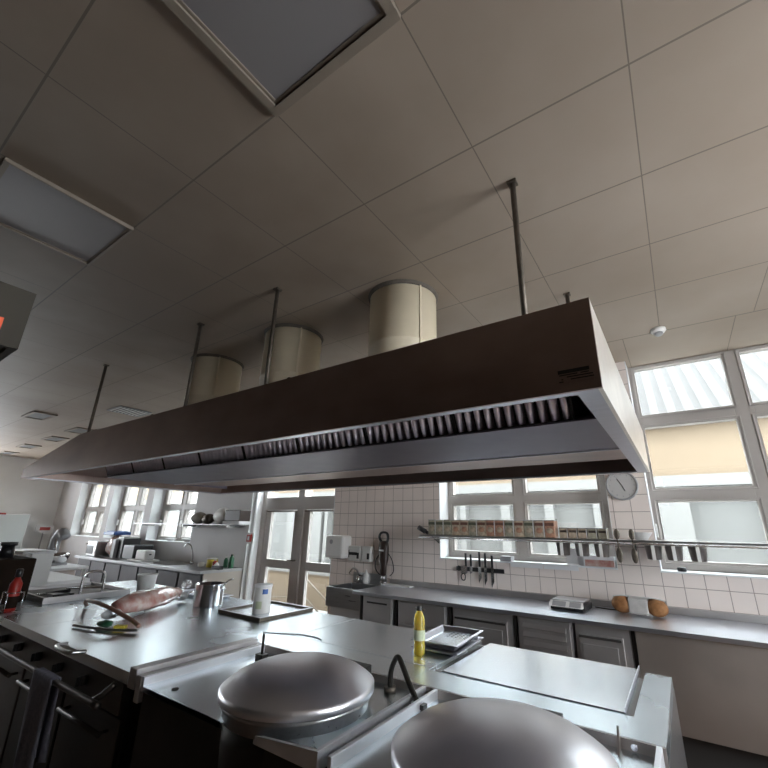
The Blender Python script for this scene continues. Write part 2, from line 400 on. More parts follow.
# ------------------------------------------------------------------ ceiling lights and vents
M['fardiff'] = mat('aged_diffuser', (.13, .13, .13), .6)
def ceiling_light(x0, x1, y0, y1, label, drop=.02, group='square ceiling lights', fw=.035, dm='panelgrey'):
    t = thing('ceiling_light', label, 'ceiling light', ((x0 + x1) / 2, (y0 + y1) / 2, CEIL), 0, group)
    hx, hy = (x1 - x0) / 2, (y1 - y0) / 2; f = MB()
    for a in ((-hx, hx, -hy, -hy + fw), (-hx, hx, hy - fw, hy), (-hx, -hx + fw, -hy + fw, hy - fw), (hx - fw, hx, -hy + fw, hy - fw)): f.box(a[0], a[1], a[2], a[3], -drop, -.001)
    g = fw + .012
    for a in ((-hx + fw, hx - fw, -hy + fw, -hy + g), (-hx + fw, hx - fw, hy - g, hy - fw), (-hx + fw, -hx + g, -hy + g, hy - g), (hx - g, hx - fw, -hy + g, hy - g)): f.box(a[0], a[1], a[2], a[3], -drop * .6, -.001)
    f.build('light_frame', 'trofframe', t, bevel=.002)
    MB().box(-hx + g, hx - g, -hy + g, hy - g, -drop * .45, -.001).build('diffuser', dm, t)
    return t
ceiling_light(-1.115, -.50, .128, .715, 'unlit square ceiling light with a thick frame, nearest above the hood front', .028)
ceiling_light(-2.96, -2.35, .155, .715, 'unlit square ceiling light left of the large one, its diffuser pale grey', .022, fw=.012)
for x, y, lab in ((-8.3, 1.95, 'grey ceiling light panel in the distance, nearest the left ceiling vent'), (-9.0, 2.75, 'grey ceiling light panel just above the left tip of the hood'), (-10.4, 2.8, 'grey ceiling light panel, third from the far end wall'),
                  (-12.0, 2.8, 'grey ceiling light panel, second from the far end wall'), (-13.7, 2.85, 'grey ceiling light panel closest to the far end wall')):
    ceiling_light(x - .3, x + .3, y - .15, y + .15, lab, .02, 'small far ceiling lights', .035, 'fardiff')
v = thing('ceiling_vent', 'slotted metal ceiling vent with dusty grille beyond the hood', 'vent', (-6.72, 2.6, CEIL))
f = MB(); f.box(-.22, .22, -.22, -.2, -.015, -.001); f.box(-.22, .22, .2, .22, -.015, -.001); f.box(-.22, -.2, -.2, .2, -.015, -.001); f.box(.2, .22, -.2, .2, -.015, -.001)
f.build('vent_frame', 'plastic_grey', v); MB().box(-.2, .2, -.2, .2, -.004, -.001).build('vent_backing', 'gap', v)
for k in range(8): MB().box(-.2, .2, -.19 + k * .05, -.17 + k * .05, -.012, -.004).build('slat', 'plastic_white', v)

# ------------------------------------------------------------------ exhaust hood
ZB, ZTp = E(.374), E(.655); HX = -.12; HL = -4.97; HLt = -3.82; HF, HB = 1.17, 3.20
hood = thing('exhaust_hood', 'long stainless steel island exhaust hood hanging over the cooking island', 'exhaust hood', (-2.5, 2.18, ZB))
OX, OY, OZ = -2.5, 2.18, ZB
def H(mb, name, m, parent=None, bevel=0., label=None):
    mb.v = [(x - OX, y - OY, z - OZ) for x, y, z in mb.v]
    return mb.build(name, m, parent or hood, bevel=bevel, label=label)
prof = lambda y: [(HL, y, ZB), (HX, y, ZB), (HX, y, ZTp), (HLt, y, ZTp), (HL, y, ZB + .085)]
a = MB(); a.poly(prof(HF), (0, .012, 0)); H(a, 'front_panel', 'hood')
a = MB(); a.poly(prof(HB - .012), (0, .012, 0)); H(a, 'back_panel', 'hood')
a = MB(); a.box(HX - .012, HX, HF + .012, HB - .012, ZB, ZTp); H(a, 'end_panel', 'hood_end', label='steel end panel coloured bright as if catching the windows')
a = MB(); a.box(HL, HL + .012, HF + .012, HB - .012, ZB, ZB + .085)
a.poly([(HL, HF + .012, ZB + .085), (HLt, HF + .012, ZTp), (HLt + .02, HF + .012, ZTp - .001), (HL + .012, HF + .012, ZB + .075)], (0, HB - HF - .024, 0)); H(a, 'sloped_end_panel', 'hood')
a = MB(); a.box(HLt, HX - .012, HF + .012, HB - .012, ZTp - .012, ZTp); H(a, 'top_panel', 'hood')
a = MB(); a.box(HL + .012, HX - .07, HF + .012, HF + .042, ZB, ZB + .012); a.box(HL + .012, HX - .07, HB - .05, HB - .012, ZB, ZB + .012)
a.box(HX - .07, HX - .012, HF + .012, HB - .012, ZB, ZB + .012); a.box(HL + .012, HL + .05, HF + .042, HB - .05, ZB, ZB + .012)
a.box(HL + .05, HX - .07, HF + .038, HF + .042, ZB + .012, ZB + .04); a.box(HX - .07, HX - .066, HF + .042, HB - .05, ZB + .012, ZB + .05)
H(a, 'drip_lip', 'lip', label='pale folded lip along the lower edge')
# plenum between the filter rows
PX0, PX1 = -4.25, -.27
a = MB(); a.poly([(PX0, 1.585, E(.388)), (PX0, 2.18, E(.378)), (PX0, 2.18, E(.386)), (PX0, 1.585, E(.396))], (PX1 + .08 - PX0, 0, 0)); H(a, 'plenum_panel', 'hood_in')
a = MB(); a.poly([(PX0, 2.215, E(.384)), (PX0, 2.80, E(.415)), (PX0, 2.80, E(.425)), (PX0, 2.215, E(.394))], (PX1 + .08 - PX0, 0, 0)); H(a, 'plenum_panel', 'hood')
a = MB(); a.box(PX0, PX1 + .08, 2.195, 2.215, E(.374), E(.388)); H(a, 'plenum_rib', 'lip', bevel=.004)
a = MB(); a.box(PX0 - .01, PX0, 1.60, 2.80, E(.384), ZTp - .012); H(a, 'plenum_end', 'hood_in'); a = MB(); a.box(PX1 + .08, PX1 + .09, 1.60, 2.80, E(.384), ZTp - .012); H(a, 'plenum_end', 'hood_in')
a = MB(); a.box(PX0, PX1 + .07, 2.5, 2.52, E(.57), ZTp - .012); H(a, 'filter_rail', 'hood_in')
a = MB(); a.poly([(PX0, 2.80, E(.42)), (PX0, 2.52, E(.58)), (PX0, 2.51, E(.58)), (PX0, 2.79, E(.42))], (PX1 - PX0, 0, 0)); H(a, 'rear_filter_bank', 'baffle')
def filter_mesh(w):
    m = MB(); y0, z0, y1, z1 = 1.62, E(.402), 1.53, E(.60)
    dv = Vector((0, y1 - y0, z1 - z0)); L_ = dv.length; dv.normalize(); nv = Vector((0, -dv.z, dv.y))   # nv points up/back
    o = Vector((0, y0, z0)); ex = Vector((1, 0, 0))
    def bar(u0, u1, t0, t1, h0, h1, smooth=False):
        pts = [o + ex * u0 + dv * t0 + nv * h0, o + ex * u1 + dv * t0 + nv * h0, o + ex * u1 + dv * t1 + nv * h0, o + ex * u0 + dv * t1 + nv * h0]
        m.poly(pts, nv * (h1 - h0))
    bar(0, w, 0, .012, 0, .03); bar(0, w, L_ - .012, L_, 0, .03); bar(0, .006, .012, L_ - .012, 0, .03); bar(w - .006, w, .012, L_ - .012, 0, .03)
    bar(0, w, 0, L_, -.004, 0)
    m.mat(1)
    n = 11
    for i in range(n):
        c = (i + .5) * w / n; r = w / n * .38
        ang = [PI * k / 6 for k in range(7)]
        pr = [(c + r * math.cos(t), .004 + .030 * math.sin(t)) for t in ang]
        vs = []
        for t in (.012, L_ - .012): vs += [o + ex * u + dv * t + nv * h for u, h in pr]
        k = len(pr)
        m.add(vs, [(j, j + 1, j + 1 + k, j + k) for j in range(k - 1)] + [tuple(range(k)), tuple(reversed(range(k, 2 * k)))], True)
    return m
nf = 8; fw = (PX1 - PX0) / nf
base_f = None
for i in range(nf):
    x = PX0 + i * fw
    if base_f is None:
        m = filter_mesh(fw - .006)
        base_f = H(m, 'grease_filter', ('gap', 'baffle'))
        base_f.location = (x, 0, 0)
        for vv in base_f.data.vertices: vv.co.x += -OX + OX  # verts are relative to the hood already
        base_f['label'] = 'baffle filter with rounded vertical bars'
    else:
        c = base_f.copy(); C.objects.link(c); c.parent = hood; c.location = (x, 0, 0)
# rating plate: dark bar over rows of fine print
a = MB(); a.box(-.235, -.135, HF - .002, HF, E(.400), E(.445)); pl = H(a, 'rating_plate', 'hood')
a = MB(); a.box(-.230, -.145, HF - .0035, HF - .002, E(.430), E(.441))
for z, x0, x1 in ((.424, -.32, -.27), (.424, -.262, -.24), (.417, -.30, -.23), (.411, -.315, -.31), (.409, -.29, -.228), (.404, -.322, -.31)): a.box(x0 + .093, x1 + .093, HF - .0035, HF - .002, E(z), E(z + .003))
H(a, 'print', 'gap', pl)
# small bolts on the front top edge
for i, x in enumerate((-1.45, -3.6, -2.75)):
    a = MB(); a.lathe([(.012, 0), (.012, .012), (.007, .018)], (x, HF + .03, ZTp), 10); H(a, 'bolt', 'rod')

ductpos = ((-1.46, 2.19, 'round beige exhaust duct nearest the camera, right of the others'), (-2.64, 2.19, 'round beige exhaust duct in the middle of three, behind a thin rod'), (-3.81, 2.19, 'round beige exhaust duct at the left, furthest of three'))
d0 = None
for x, y, lab in ductpos:
    if d0 is None:
        d0 = thing('exhaust_duct', lab, 'duct', (x, y, ZTp), 0, 'exhaust ducts on the hood')
        m = MB(); H_ = CEIL - ZTp; m.lathe([(.245, 0.001), (.245, H_ * .55), (.248, H_ * .55 + .003), (.248, H_ * .55 + .012), (.245, H_ * .55 + .015), (.245, H_ - .001)], (0, 0, 0), 48)
        m.build('duct_pipe', 'duct', d0)
        m = MB(); m.box(-.006, .006, -.253, -.242, .01, H_ - .01); o = m.build('seam', 'duct', d0); o.rotation_euler = (0, 0, math.radians(62))
        m = MB(); m.lathe([(.246, H_ - .025), (.253, H_ - .022), (.262, H_ - .001)], (0, 0, 0), 48, False); m.build('ceiling_collar', 'sealing', d0)
    else: dup(d0, (x, y, ZTp), None, lab)
rods = [(-.42, 1.585, 'thin steel hanging rod right of the ducts, nearest the camera'), (-2.15, 1.59, 'thin steel hanging rod crossing the middle duct'),
        (-3.13, 1.59, 'thin steel hanging rod left of the middle duct, over the left duct'), (-4.90, 1.57, 'thin steel hanging rod at the far left tip of the hood'), (-.42, 2.765, 'short visible end of a rear hanging rod above the hood, right side')]
r0 = None
for x, y, lab in rods:
    zb = ZTp if x > HLt else ZB + .085 + (x - HL) / (HLt - HL) * (ZTp - ZB - .085)
    r0 = thing('hanging_rod', lab, 'rod', (x, y, zb), 0, 'rods holding the hood')
    hh = CEIL - zb
    m = MB(); m.cyl((0, 0, 0), (0, 0, hh - .004), .014, 10); m.build('rod', 'rod', r0)
    m = MB(); m.cyl((0, 0, 0), (0, 0, .012), .026, 6); m.build('nut', 'rod', r0)
    m = MB(); m.box(-.022, .022, -.022, .022, hh - .012, hh - .001); m.build('ceiling_bracket', 'rod', r0)

# second hood at the left edge of the picture
h2 = thing('wall_exhaust_hood', 'dark corner of a second exhaust hood at the left edge of the photo', 'exhaust hood', (-3.0, -.6, E(.374)))
m = MB(); m.box(-1.8, 1.8, .795, .81, 0, .13); m.box(-1.8, 1.8, -.81, -.795, 0, .13); m.box(-1.8, -1.785, -.795, .795, 0, .13); m.build('shell', 'dull', h2)
m = MB(); m.box(1.785, 1.8, -.795, .795, 0, .13); m.build('end_panel', 'dull', h2)
m = MB(); m.box(-1.785, 1.785, -.795, .795, .012, .02); m.build('underside', 'dark', h2)
m = MB(); m.box(-1.8, 1.8, -.81, .81, .13, .145); m.build('top_panel', 'dull', h2)
m = MB(); m.box(1.8, 1.803, .752, .771, .022, .062); m.build('warning_sticker', 'orange', h2, label='orange-red sticker on the end')
for sx in (-1.6, 1.3):
    m = MB(); m.cyl((sx, -.4, .145), (sx, -.4, CEIL - E(.374) - .002), .012, 8); m.build('rod', 'rod', h2)


# ------------------------------------------------------------------ cooking island
ZI = .90
isl = thing('cooking_island', 'long stainless steel cooking island with a bright reflective worktop', 'kitchen island', (-2.8, 1.85, 0))
IO = (-2.8, 1.85, 0)
def I(mb, name, m, parent=None, bevel=0., label=None):
    mb.v = [(x - IO[0], y - IO[1], z - IO[2]) for x, y, z in mb.v]
    return mb.build(name, m, parent or isl, bevel=bevel, label=label)
IX0, IX1, IY0, IY1 = -5.55, -.155, 1.10, 2.60
a = MB()
a.box(IX0, -2.215, IY0, IY1, ZI - .05, ZI)                      # left worktop
a.box(-2.215, -1.125, 1.765, IY1, ZI - .05, ZI)                    # behind kettle one
a.box(-1.125, -.155, 1.765, 1.955, ZI - .05, ZI)                 # strip in front of slab
a.box(-.262, -.155, 1.955, IY1 - .05, ZI - .05, ZI)                   # right end strip
I(a, 'worktop', 'top', bevel=.002)
a = MB(); a.box(-1.062, -.287, 1.965, IY1 - .03, ZI - .04, ZI + .004); I(a, 'cover_slab', 'slab', bevel=.003, label='smooth pale steel cover plate')
a = MB(); a.box(-.290, -.286, 1.965, IY1 - .03, ZI + .004, ZI + .020); I(a, 'slab_edge', 'lip')
a = MB(); a.box(-1.125, -1.062, 1.955, IY1 - .02, ZI - .05, ZI - .018); a.box(-.287, -.262, 1.955, IY1 - .05, ZI - .05, ZI - .03); a.box(-1.062, -.287, IY1 - .03, IY1 - .02, ZI - .05, ZI - .02); I(a, 'drip_channel', 'front')
a = MB(); a.box(-2.26, IX1, 1.759, 1.7645, .70, ZI - .001); I(a, 'step_panel', 'cabd', label='brownish upstand between the kettle deck and the worktop')
# seam lines on the worktop
for x0, x1, y in ((-2.25, -1.13, 1.99), ):
    a = MB(); a.box(x0, x1, y, y + .004, ZI, ZI + .0008); I(a, 'seam', 'plastic_grey')
for x in (-3.62, ):
    a = MB(); a.box(x, x + .004, IY0, IY1, ZI, ZI + .0008); I(a, 'seam', 'plastic_grey')
a = MB(); a.box(-2.12, -2.116, 1.994, IY1, ZI, ZI + .0008); I(a, 'seam', 'plastic_grey')
# body and front
a = MB(); a.box(IX0 + .02, -2.28, 1.16, IY1 - .03, .12, ZI - .05); a.box(-2.279, IX1 - .01, 1.80, IY1 - .03, .12, ZI - .06); I(a, 'body', 'front')
a = MB(); a.box(IX1 - .0095, IX1, 1.13, IY1 - .02, .12, ZI - .052); I(a, 'end_panel', 'steel')
a = MB(); a.box(IX0 + .08, -2.3, 1.24, IY1 - .1, 0, .12); a.box(-2.3, IX1 - .06, 1.82, IY1 - .1, 0, .12); I(a, 'plinth', 'gap')
a = MB(); a.box(IX0 + .02, -2.28, 1.115, 1.16, ZI - .19, ZI - .052); I(a, 'control_fascia', 'front', bevel=.004)
for i in range(9):
    x = -5.3 + i * .33
    a = MB(); a.cyl((x, 1.115, ZI - .115), (x, 1.085, ZI - .115), .024, 14); a.box(x - .004, x + .004, 1.07, 1.086, ZI - .135, ZI - .095); I(a, 'control_knob', 'black')
for i in range(5):
    x0 = -5.5 + i * .645
    a = MB(); a.box(x0 + .01, x0 + .63, 1.135, 1.16, .16, ZI - .21); dr = I(a, 'oven_door', 'castiron' if i % 2 else 'front', bevel=.005)
    a = MB(); a.cyl((x0 + .08, 1.09, ZI - .27), (x0 + .56, 1.09, ZI - .27), .011, 10); a.cyl((x0 + .1, 1.09, ZI - .27), (x0 + .1, 1.135, ZI - .27), .008, 8); a.cyl((x0 + .54, 1.09, ZI - .27), (x0 + .54, 1.135, ZI - .27), .008, 8)
    I(a, 'handle', 'front', dr)
a = MB(); a.tube([(-4.6, 1.10, ZI - .10), (-4.6, 1.03, ZI - .115), (-4.5, 1.02, ZI - .12), (-2.45, 1.02, ZI - .12), (-2.34, 1.03, ZI - .115), (-2.30, 1.09, ZI - .06)], .014, 10); I(a, 'hand_rail', 'front')
a = MB(); a.tube([(-2.95, 1.10, ZI + .006), (-2.93, 1.05, ZI + .012), (-2.86, 1.03, ZI + .014), (-2.72, 1.03, ZI + .014), (-2.70, 1.06, ZI + .012), (-2.70, 1.10, ZI + .006)], .010, 10); I(a, 'loop_handle', 'steel')

# two kettle units in the island
def kettle_unit(x0, x1, kx, ky, R, label, lift=0., side=-1):
    t = thing('tilting_kettle', label, 'cooking kettle', ((x0 + x1) / 2, 1.43, 0), 0, 'round lidded kettles in the island')
    ox, oy = (x0 + x1) / 2, 1.43
    def B(mb, name, m, parent=None, bevel=0., label=None):
        mb.v = [(x - ox, y - oy, z) for x, y, z in mb.v]; return mb.build(name, m, parent or t, bevel=bevel, label=label)
    zf = .868
    a = MB(); n = 40
    # deck plate with round hole approximated as a ring of quads out to the rectangle
    Y0, Y1 = 1.105, 1.758; vs = []; fs = []
    def rect_pt(an):
        dx, dy = math.cos(an), math.sin(an); ts = []
        if dx > 1e-9: ts.append((x1 - kx) / dx)
        if dx < -1e-9: ts.append((x0 - kx) / dx)
        if dy > 1e-9: ts.append((Y1 - ky) / dy)
        if dy < -1e-9: ts.append((Y0 - ky) / dy)
        tt = max(min(ts), R * .5); return kx + dx * tt, ky + dy * tt
    angs = sorted(set([2 * PI * i / n for i in range(n)] + [math.atan2(yy - ky, xx - kx) % (2 * PI) for xx in (x0, x1) for yy in (Y0, Y1)]))
    for an in angs:
        px, py = rect_pt(an); vs += [(kx + R * .5 * math.cos(an), ky + R * .5 * math.sin(an), zf), (px, py, zf)]
    k = len(angs); fs = [(2 * i, 2 * ((i + 1) % k), 2 * ((i + 1) % k) + 1, 2 * i + 1) for i in range(k)]
    a.add(vs, fs); a.add([(v[0], v[1], v[2] - .02) for v in vs], fs)
    B(a, 'deck', 'top')
    a = MB(); a.box(x0, x0 + .016, Y0, Y1, zf - .02, ZI + .002); B(a, 'raised_edge', 'rail', bevel=.003)
    a = MB(); a.poly([(x1, Y0, zf - .02), (x1 - .30, Y0, zf - .02), (x1 - .30, Y0, zf + .004), (x1, Y0, ZI + .002)], (0, .012, 0)); a.box(x1 - .016, x1, Y0 + .012, Y1, zf - .02, ZI + .002); B(a, 'raised_edge', 'rail', bevel=.003)
    a = MB(); a.box(x0 + .002, x1 - .002, 1.14, 1.75, .3, zf - .13); B(a, 'housing', 'castiron')
    a = MB(); a.box(x0 + .002, x1 - .002, 1.12, 1.13, .0, zf - .022); B(a, 'front_panel', 'castiron')
    a = MB(); a.lathe([(R * .6, .45), (R * .93, .55), (R * .955, .80), (R * .955, .862)], (kx, ky, 0), 56); B(a, 'pot', 'castiron')
    a = MB(); a.lathe([(R * .96, .8625), (R * .965, .935 + lift), (R * 1.0, .938 + lift), (R * 1.0, .95 + lift), (R * .9, .95 + lift)], (kx, ky, 0), 56); B(a, 'pot_collar', 'steel')
    a = MB()
    zr = .952 + lift
    pr = [(R * 1.0, zr), (R * 1.035, zr + .004), (R * 1.035, zr + .026), (R * 1.0, zr + .034)]
    for i in range(1, 9):
        q = i / 8; pr.append((R * (1 - q), zr + .034 + .075 * (1 - (1 - q) ** 2.3) ** .85))
    pr[-1] = (.004, pr[-1][1])
    a.lathe(pr, (kx, ky, 0), 64); lid = B(a, 'lid', 'lid')
    a = MB(); a.lathe([(.018, 0), (.018, .035), (.03, .042), (.03, .055), (.012, .062)], (kx + .0 * R, ky - R * .0, -1), 16)
    a = MB(); a.box(kx - .09, kx + .09, ky + R * .98, ky + R * 1.0 + .07, zr - .05, zr + .02); B(a, 'hinge', 'castiron')
    a = MB(); a.cyl((x0 + .16, 1.17, zf), (x0 + .16, 1.17, zf + .003), .014, 14); B(a, 'deck_lock', 'gap')
    return t
kettle_unit(-2.10, -1.025, -1.40, 1.375, .295, 'round kettle with a domed steel lid left of the swivel tap', -.034)
kettle_unit(-.985, -.165, -.545, 1.355, .305, 'larger looking kettle with a domed steel lid, right front of the island', -.036)
# left border rails of kettle one
a = MB(); a.box(-2.213, -2.150, IY0, 1.758, ZI - .06, ZI + .022); a.box(-2.140, -2.102, IY0, 1.74, ZI - .10, ZI + .004); a.box(-2.150, -2.102, 1.74, 1.758, ZI - .1, ZI + .0); I(a, 'border_rail', 'cab', bevel=.004)
a = MB(); a.box(-1.024, -.986, 1.13, 1.758, ZI - .25, ZI - .05); I(a, 'divider_body', 'gap')
a = MB(); a.poly([(-.29, 1.757, ZI + .03), (-.29, 1.757, ZI - .03), (-.29, 1.70, ZI - .03)], (.006, 0, 0)); I(a, 'stop_bracket', 'cabd')
a = MB(); a.cyl((-.245, 1.7585, ZI - .018), (-.245, 1.752, ZI - .018), .01, 12); I(a, 'round_lock', 'chrome')
# swivel tap
tp = thing('swivel_tap', 'bent dark steel swivel tap standing between the two kettles', 'tap', (-1.175, 1.70, .868))
m = MB(); m.cyl((0, 0, 0), (0, 0, .02), .026, 16); m.build('base', 'rod', tp)
m = MB(); m.tube([(0, 0, .02), (0.005, 0, .08), (.025, 0, .125), (.043, -.005, .138), (.065, -.015, .128), (.125, -.045, .07), (.18, -.07, .02), (.193, -.075, -.005)], .0115, 12); m.build('spout', 'castiron', tp)
m = MB(); m.cyl((.193, -.075, -.01), (.193, -.075, .02), .016, 12); m.box(.165, .192, -.10, -.06, .0, .022); m.box(.194, .222, -.09, -.06, .003, .02); m.build('valve_knob', 'black', tp)
# upright rod
up = MB(); up.cyl((0, 0, 0), (.0, .0, .115), .007, 10); up.box(-.03, .03, -.02, .02, 0, .02)
tag(up.build('tap_lever', 'castiron', loc=(-2.00, 1.67, .868)), 'thin upright steel lever at the back left corner of the kettle deck', 'lever')
cd = MB(); cd.tube([(-2.32, 1.93, .903), (-2.2, 1.98, .903), (-2.1, 2.03, .903), (-1.98, 2.04, .903), (-1.9, 2.02, .903)], .003, 6)
tag(cd.build('thin_cable', 'plastic_grey'), 'thin grey cable lying on the worktop behind the lever', 'cable')

# ------------------------------------------------------------------ things on the island
# oil bottle
b = thing('oil_bottle', 'clear bottle of yellow cooking oil on the island beside the tray', 'bottle', (-1.285, 2.13, ZI + .0009))
m = MB(); m.lathe([(.026, 0), (.031, .006), (.031, .05), (.028, .058), (.031, .066), (.031, .12), (.028, .13), (.031, .14), (.031, .165), (.026, .187), (.015, .207), (.012, .212)], (0, 0, 0), 28); m.build('bottle_body', 'oil', b)
m = MB(); m.lathe([(.0313, .07), (.0316, .072), (.0316, .118), (.0313, .12)], (0, 0, 0), 28, False); m.build('bottle_label', 'lime', b)
m = MB(); m.lathe([(.0145, .212), (.0155, .214), (.0155, .232), (.0135, .234)], (0, 0, 0), 16); m.build('cap', 'black', b)
# baking tray on another
def tray(name, lab, loc, rz, w, d_, h, m1='chrome', perf=True, group=None):
    t = thing(name, lab, 'tray', loc, rz, group)
    a = MB(); th = .003; s_ = .018
    def ring(a, x, y, z): return [(-x, -y, z), (x, -y, z), (x, y, z), (-x, y, z)]
    R1 = ring(a, w / 2 - s_, d_ / 2 - s_, 0); R2 = ring(a, w / 2, d_ / 2, h); R3 = ring(a, w / 2 + .014, d_ / 2 + .014, h); R4 = ring(a, w / 2 + .014, d_ / 2 + .014, h - .006)
    R5 = ring(a, w / 2 - s_ - th, d_ / 2 - s_ - th, th); R6 = ring(a, w / 2 - th, d_ / 2 - th, h + .001)
    vs = R1 + R2 + R4 + R3 + R6 + R5
    fs = [(3, 2, 1, 0)]
    for j in range(5):
        for i in range(4): fs.append((j * 4 + i, j * 4 + (i + 1) % 4, (j + 1) * 4 + (i + 1) % 4, (j + 1) * 4 + i))
    fs.append((20, 21, 22, 23)); a.add(vs, fs)
    a.build('tray_body', m1, t, bevel=.002)
    return t
tx, ty = -1.245, 2.40
tray('baking_tray', 'lower of two stacked steel trays, only its rim showing', (tx + .005, ty - .01, ZI + .001), math.radians(4), .255, .40, .018, 'lip')
t = tray('baking_tray', 'upper of two stacked steel trays with a perforated insert, beside the oil bottle', (tx, ty, ZI + .0215), math.radians(4), .255, .40, .032, 'lip')
m = MB(); m.box(-.103, .103, -.175, .175, .006, .010); m.build('insert_sheet', 'slab', t)
m = MB()
for i in range(5):
    for j in range(4): m.cyl((-.03 + i * .026, .05 + j * .033, .0101), (-.03 + i * .026, .05 + j * .033, .0112), .006, 8)
m.build('perforations', 'gap', t)
# square warming frame
w = thing('framed_tray', 'square white glass tray with a raised steel frame under the tall canister', 'tray', (-2.83, 2.36, ZI + .0009), math.radians(-1))
s_ = .255; f = MB()
for a in ((-s_, s_, -s_, -s_ + .018), (-s_, s_, s_ - .018, s_), (-s_, -s_ + .018, -s_ + .018, s_ - .018), (s_ - .018, s_, -s_ + .018, s_ - .018)): f.box(*a, .0, .022)
f.build('tray_frame', 'rod', w, bevel=.002)
f = MB()
for a in ((-s_, s_, -s_, -s_ + .014), (-s_, s_, s_ - .014, s_), (-s_, -s_ + .014, -s_ + .014, s_ - .014), (s_ - .014, s_, -s_ + .014, s_ - .014)): f.box(*a, .0225, .025)
f.build('frame_cap', 'lip', w)
m = MB(); m.box(-s_ + .018, s_ - .018, -s_ + .018, s_ - .018, .002, .008); m.build('tray_surface', 'slab', w)
c = thing('salt_canister', 'tall pale green-white cardboard canister with a small blue label', 'canister', (-2.80, 2.285, ZI + .0095))
c.scale = (1.12, 1.12, 1.15)
m = MB(); m.lathe([(.056, 0), (.058, .004), (.058, .158), (.056, .16)], (0, 0, 0), 32); m.build('canister_body', 'plastic_white2' if False else 'plastic_white', c)
m = MB(); m.lathe([(.060, .158), (.061, .16), (.061, .172), (.055, .175)], (0, 0, 0), 32); m.build('canister_lid', 'paper', c)
m = MB(); n = 6
vs = []; 
for k in range(n + 1):
    an = math.radians(-42 + k * 6); vs += [(.0588 * math.cos(an), .0588 * math.sin(an), .118), (.0588 * math.cos(an), .0588 * math.sin(an), .148)]
m.add(vs, [(2 * k, 2 * k + 2, 2 * k + 3, 2 * k + 1) for k in range(n)], True); m.build('blue_label', 'blue', c)
m = MB(); vs = []
for k in range(n + 1):
    an = math.radians(-82 + k * 7); vs += [(.0586 * math.cos(an), .0586 * math.sin(an), .03), (.0586 * math.cos(an), .0586 * math.sin(an), .075)]
m.add(vs, [(2 * k, 2 * k + 2, 2 * k + 3, 2 * k + 1) for k in range(n)], True); m.build('printed_band', 'lime', c)
# stock pot
p = thing('cooking_pot', 'steel cooking pot with two side handles on the island, left of the framed tray', 'pot', (-3.42, 2.23, ZI + .0009))
p.scale = (1, 1, 1.12)
m = MB(); R = .115
m.lathe([(.01, 0), (R * .97, 0), (R, .008), (R, .145), (R * 1.03, .149), (R * 1.03, .152), (R * .985, .152), (R * .975, .01), (.01, .008)], (0, 0, 0), 40, False); m.build('pot_body', 'chrome', p)
for sg in (-1, 1):
    m = MB(); m.tube([(sg * R, -.045, .115), (sg * (R + .04), -.04, .125), (sg * (R + .052), 0, .128), (sg * (R + .04), .04, .125), (sg * R, .045, .115)], .006, 8); m.build('handle', 'chrome', p)
l = MB(); l.tube([(.02, .0, .02), (.08, .03, .10), (.14, .06, .18), (.19, .075, .20)], .006, 8)
tag(l.build('serving_spoon', 'chrome', loc=(-3.42, 2.23, ZI + .01)), 'steel spoon leaning inside the cooking pot', 'spoon')
# plastic wrapped parcel and hose
g = thing('wrapped_parcel', 'long pink parcel wrapped in clear film lying on the island', 'package', (-3.56, 1.82, ZI + .001), math.radians(118))
m = MB(); vs = []; fs = []; n = 18; L0 = 12
for j in range(L0 + 1):
    u = j / L0; x = -.33 + .66 * u; r = .083 * (math.sin(PI * min(max(u * 1.02 + .02, .04), .97)) ** .28)
    for i in range(n):
        an = 2 * PI * i / n; k = 1 + .06 * math.sin(5 * an + 7 * u) + random.uniform(-.03, .03)
        vs.append((x, 1.25 * r * k * math.cos(an),  .086 + .9 * r * k * math.sin(an)))
fs = [(j * n + i, j * n + (i + 1) % n, (j + 1) * n + (i + 1) % n, (j + 1) * n + i) for j in range(L0) for i in range(n)] + [tuple(reversed(range(n))), tuple(range(L0 * n, (L0 + 1) * n))]
m.add(vs, fs, True); m.build('parcel', 'pink', g)
for e in (-1, 1):
    m = MB(); vs = []; k = 9
    for j in range(3):
        for i in range(k):
            an = 2 * PI * i / k; rr = (.035, .012, .045)[j] * (1 + random.uniform(-.2, .2))
            vs.append((e * (.325 + j * .04), rr * 1.3 * math.cos(an), .05 + rr * .8 * math.sin(an)))
    m.add(vs, [(j * k + i, j * k + (i + 1) % k, (j + 1) * k + (i + 1) % k, (j + 1) * k + i) for j in range(2) for i in range(k)], True); m.build('twisted_end', 'film', g)
h = MB(); h.tube([(-4.10, 1.60, .915), (-4.0, 1.55, .95), (-3.85, 1.50, .985), (-3.62, 1.44, 1.01), (-3.42, 1.42, 1.015), (-3.22, 1.44, .99), (-3.04, 1.47, .95), (-2.95, 1.47, .932)], .013, 10)
tag(h.build('brown_hose', 'brown'), 'brown rubber hose bent over the pink parcel', 'hose')
h = MB(); h.tube([(-2.93, 1.46, .914), (-3.05, 1.38, .912), (-3.22, 1.32, .912), (-3.4, 1.28, .91)], .008, 8)
tag(h.build('steel_wand', 'steel'), 'thin grey steel wand lying in front of the brown hose', 'wand')
yy = MB(); yy.box(-.035, .035, -.02, .02, 0, .02)
tag(yy.build('sponge', 'yellow', loc=(-3.12, 1.44, ZI + .001), rz=.6, bevel=.004), 'small yellow sponge by the near end of the parcel', 'sponge')
gg = MB(); gg.ball((0, 0, .02), .06, .035, .02, 14, .2)
tag(gg.build('scouring_cloth', 'green', loc=(-3.24, 1.40, ZI + .001), rz=.2), 'crumpled dark green cloth beside the yellow sponge', 'cloth')
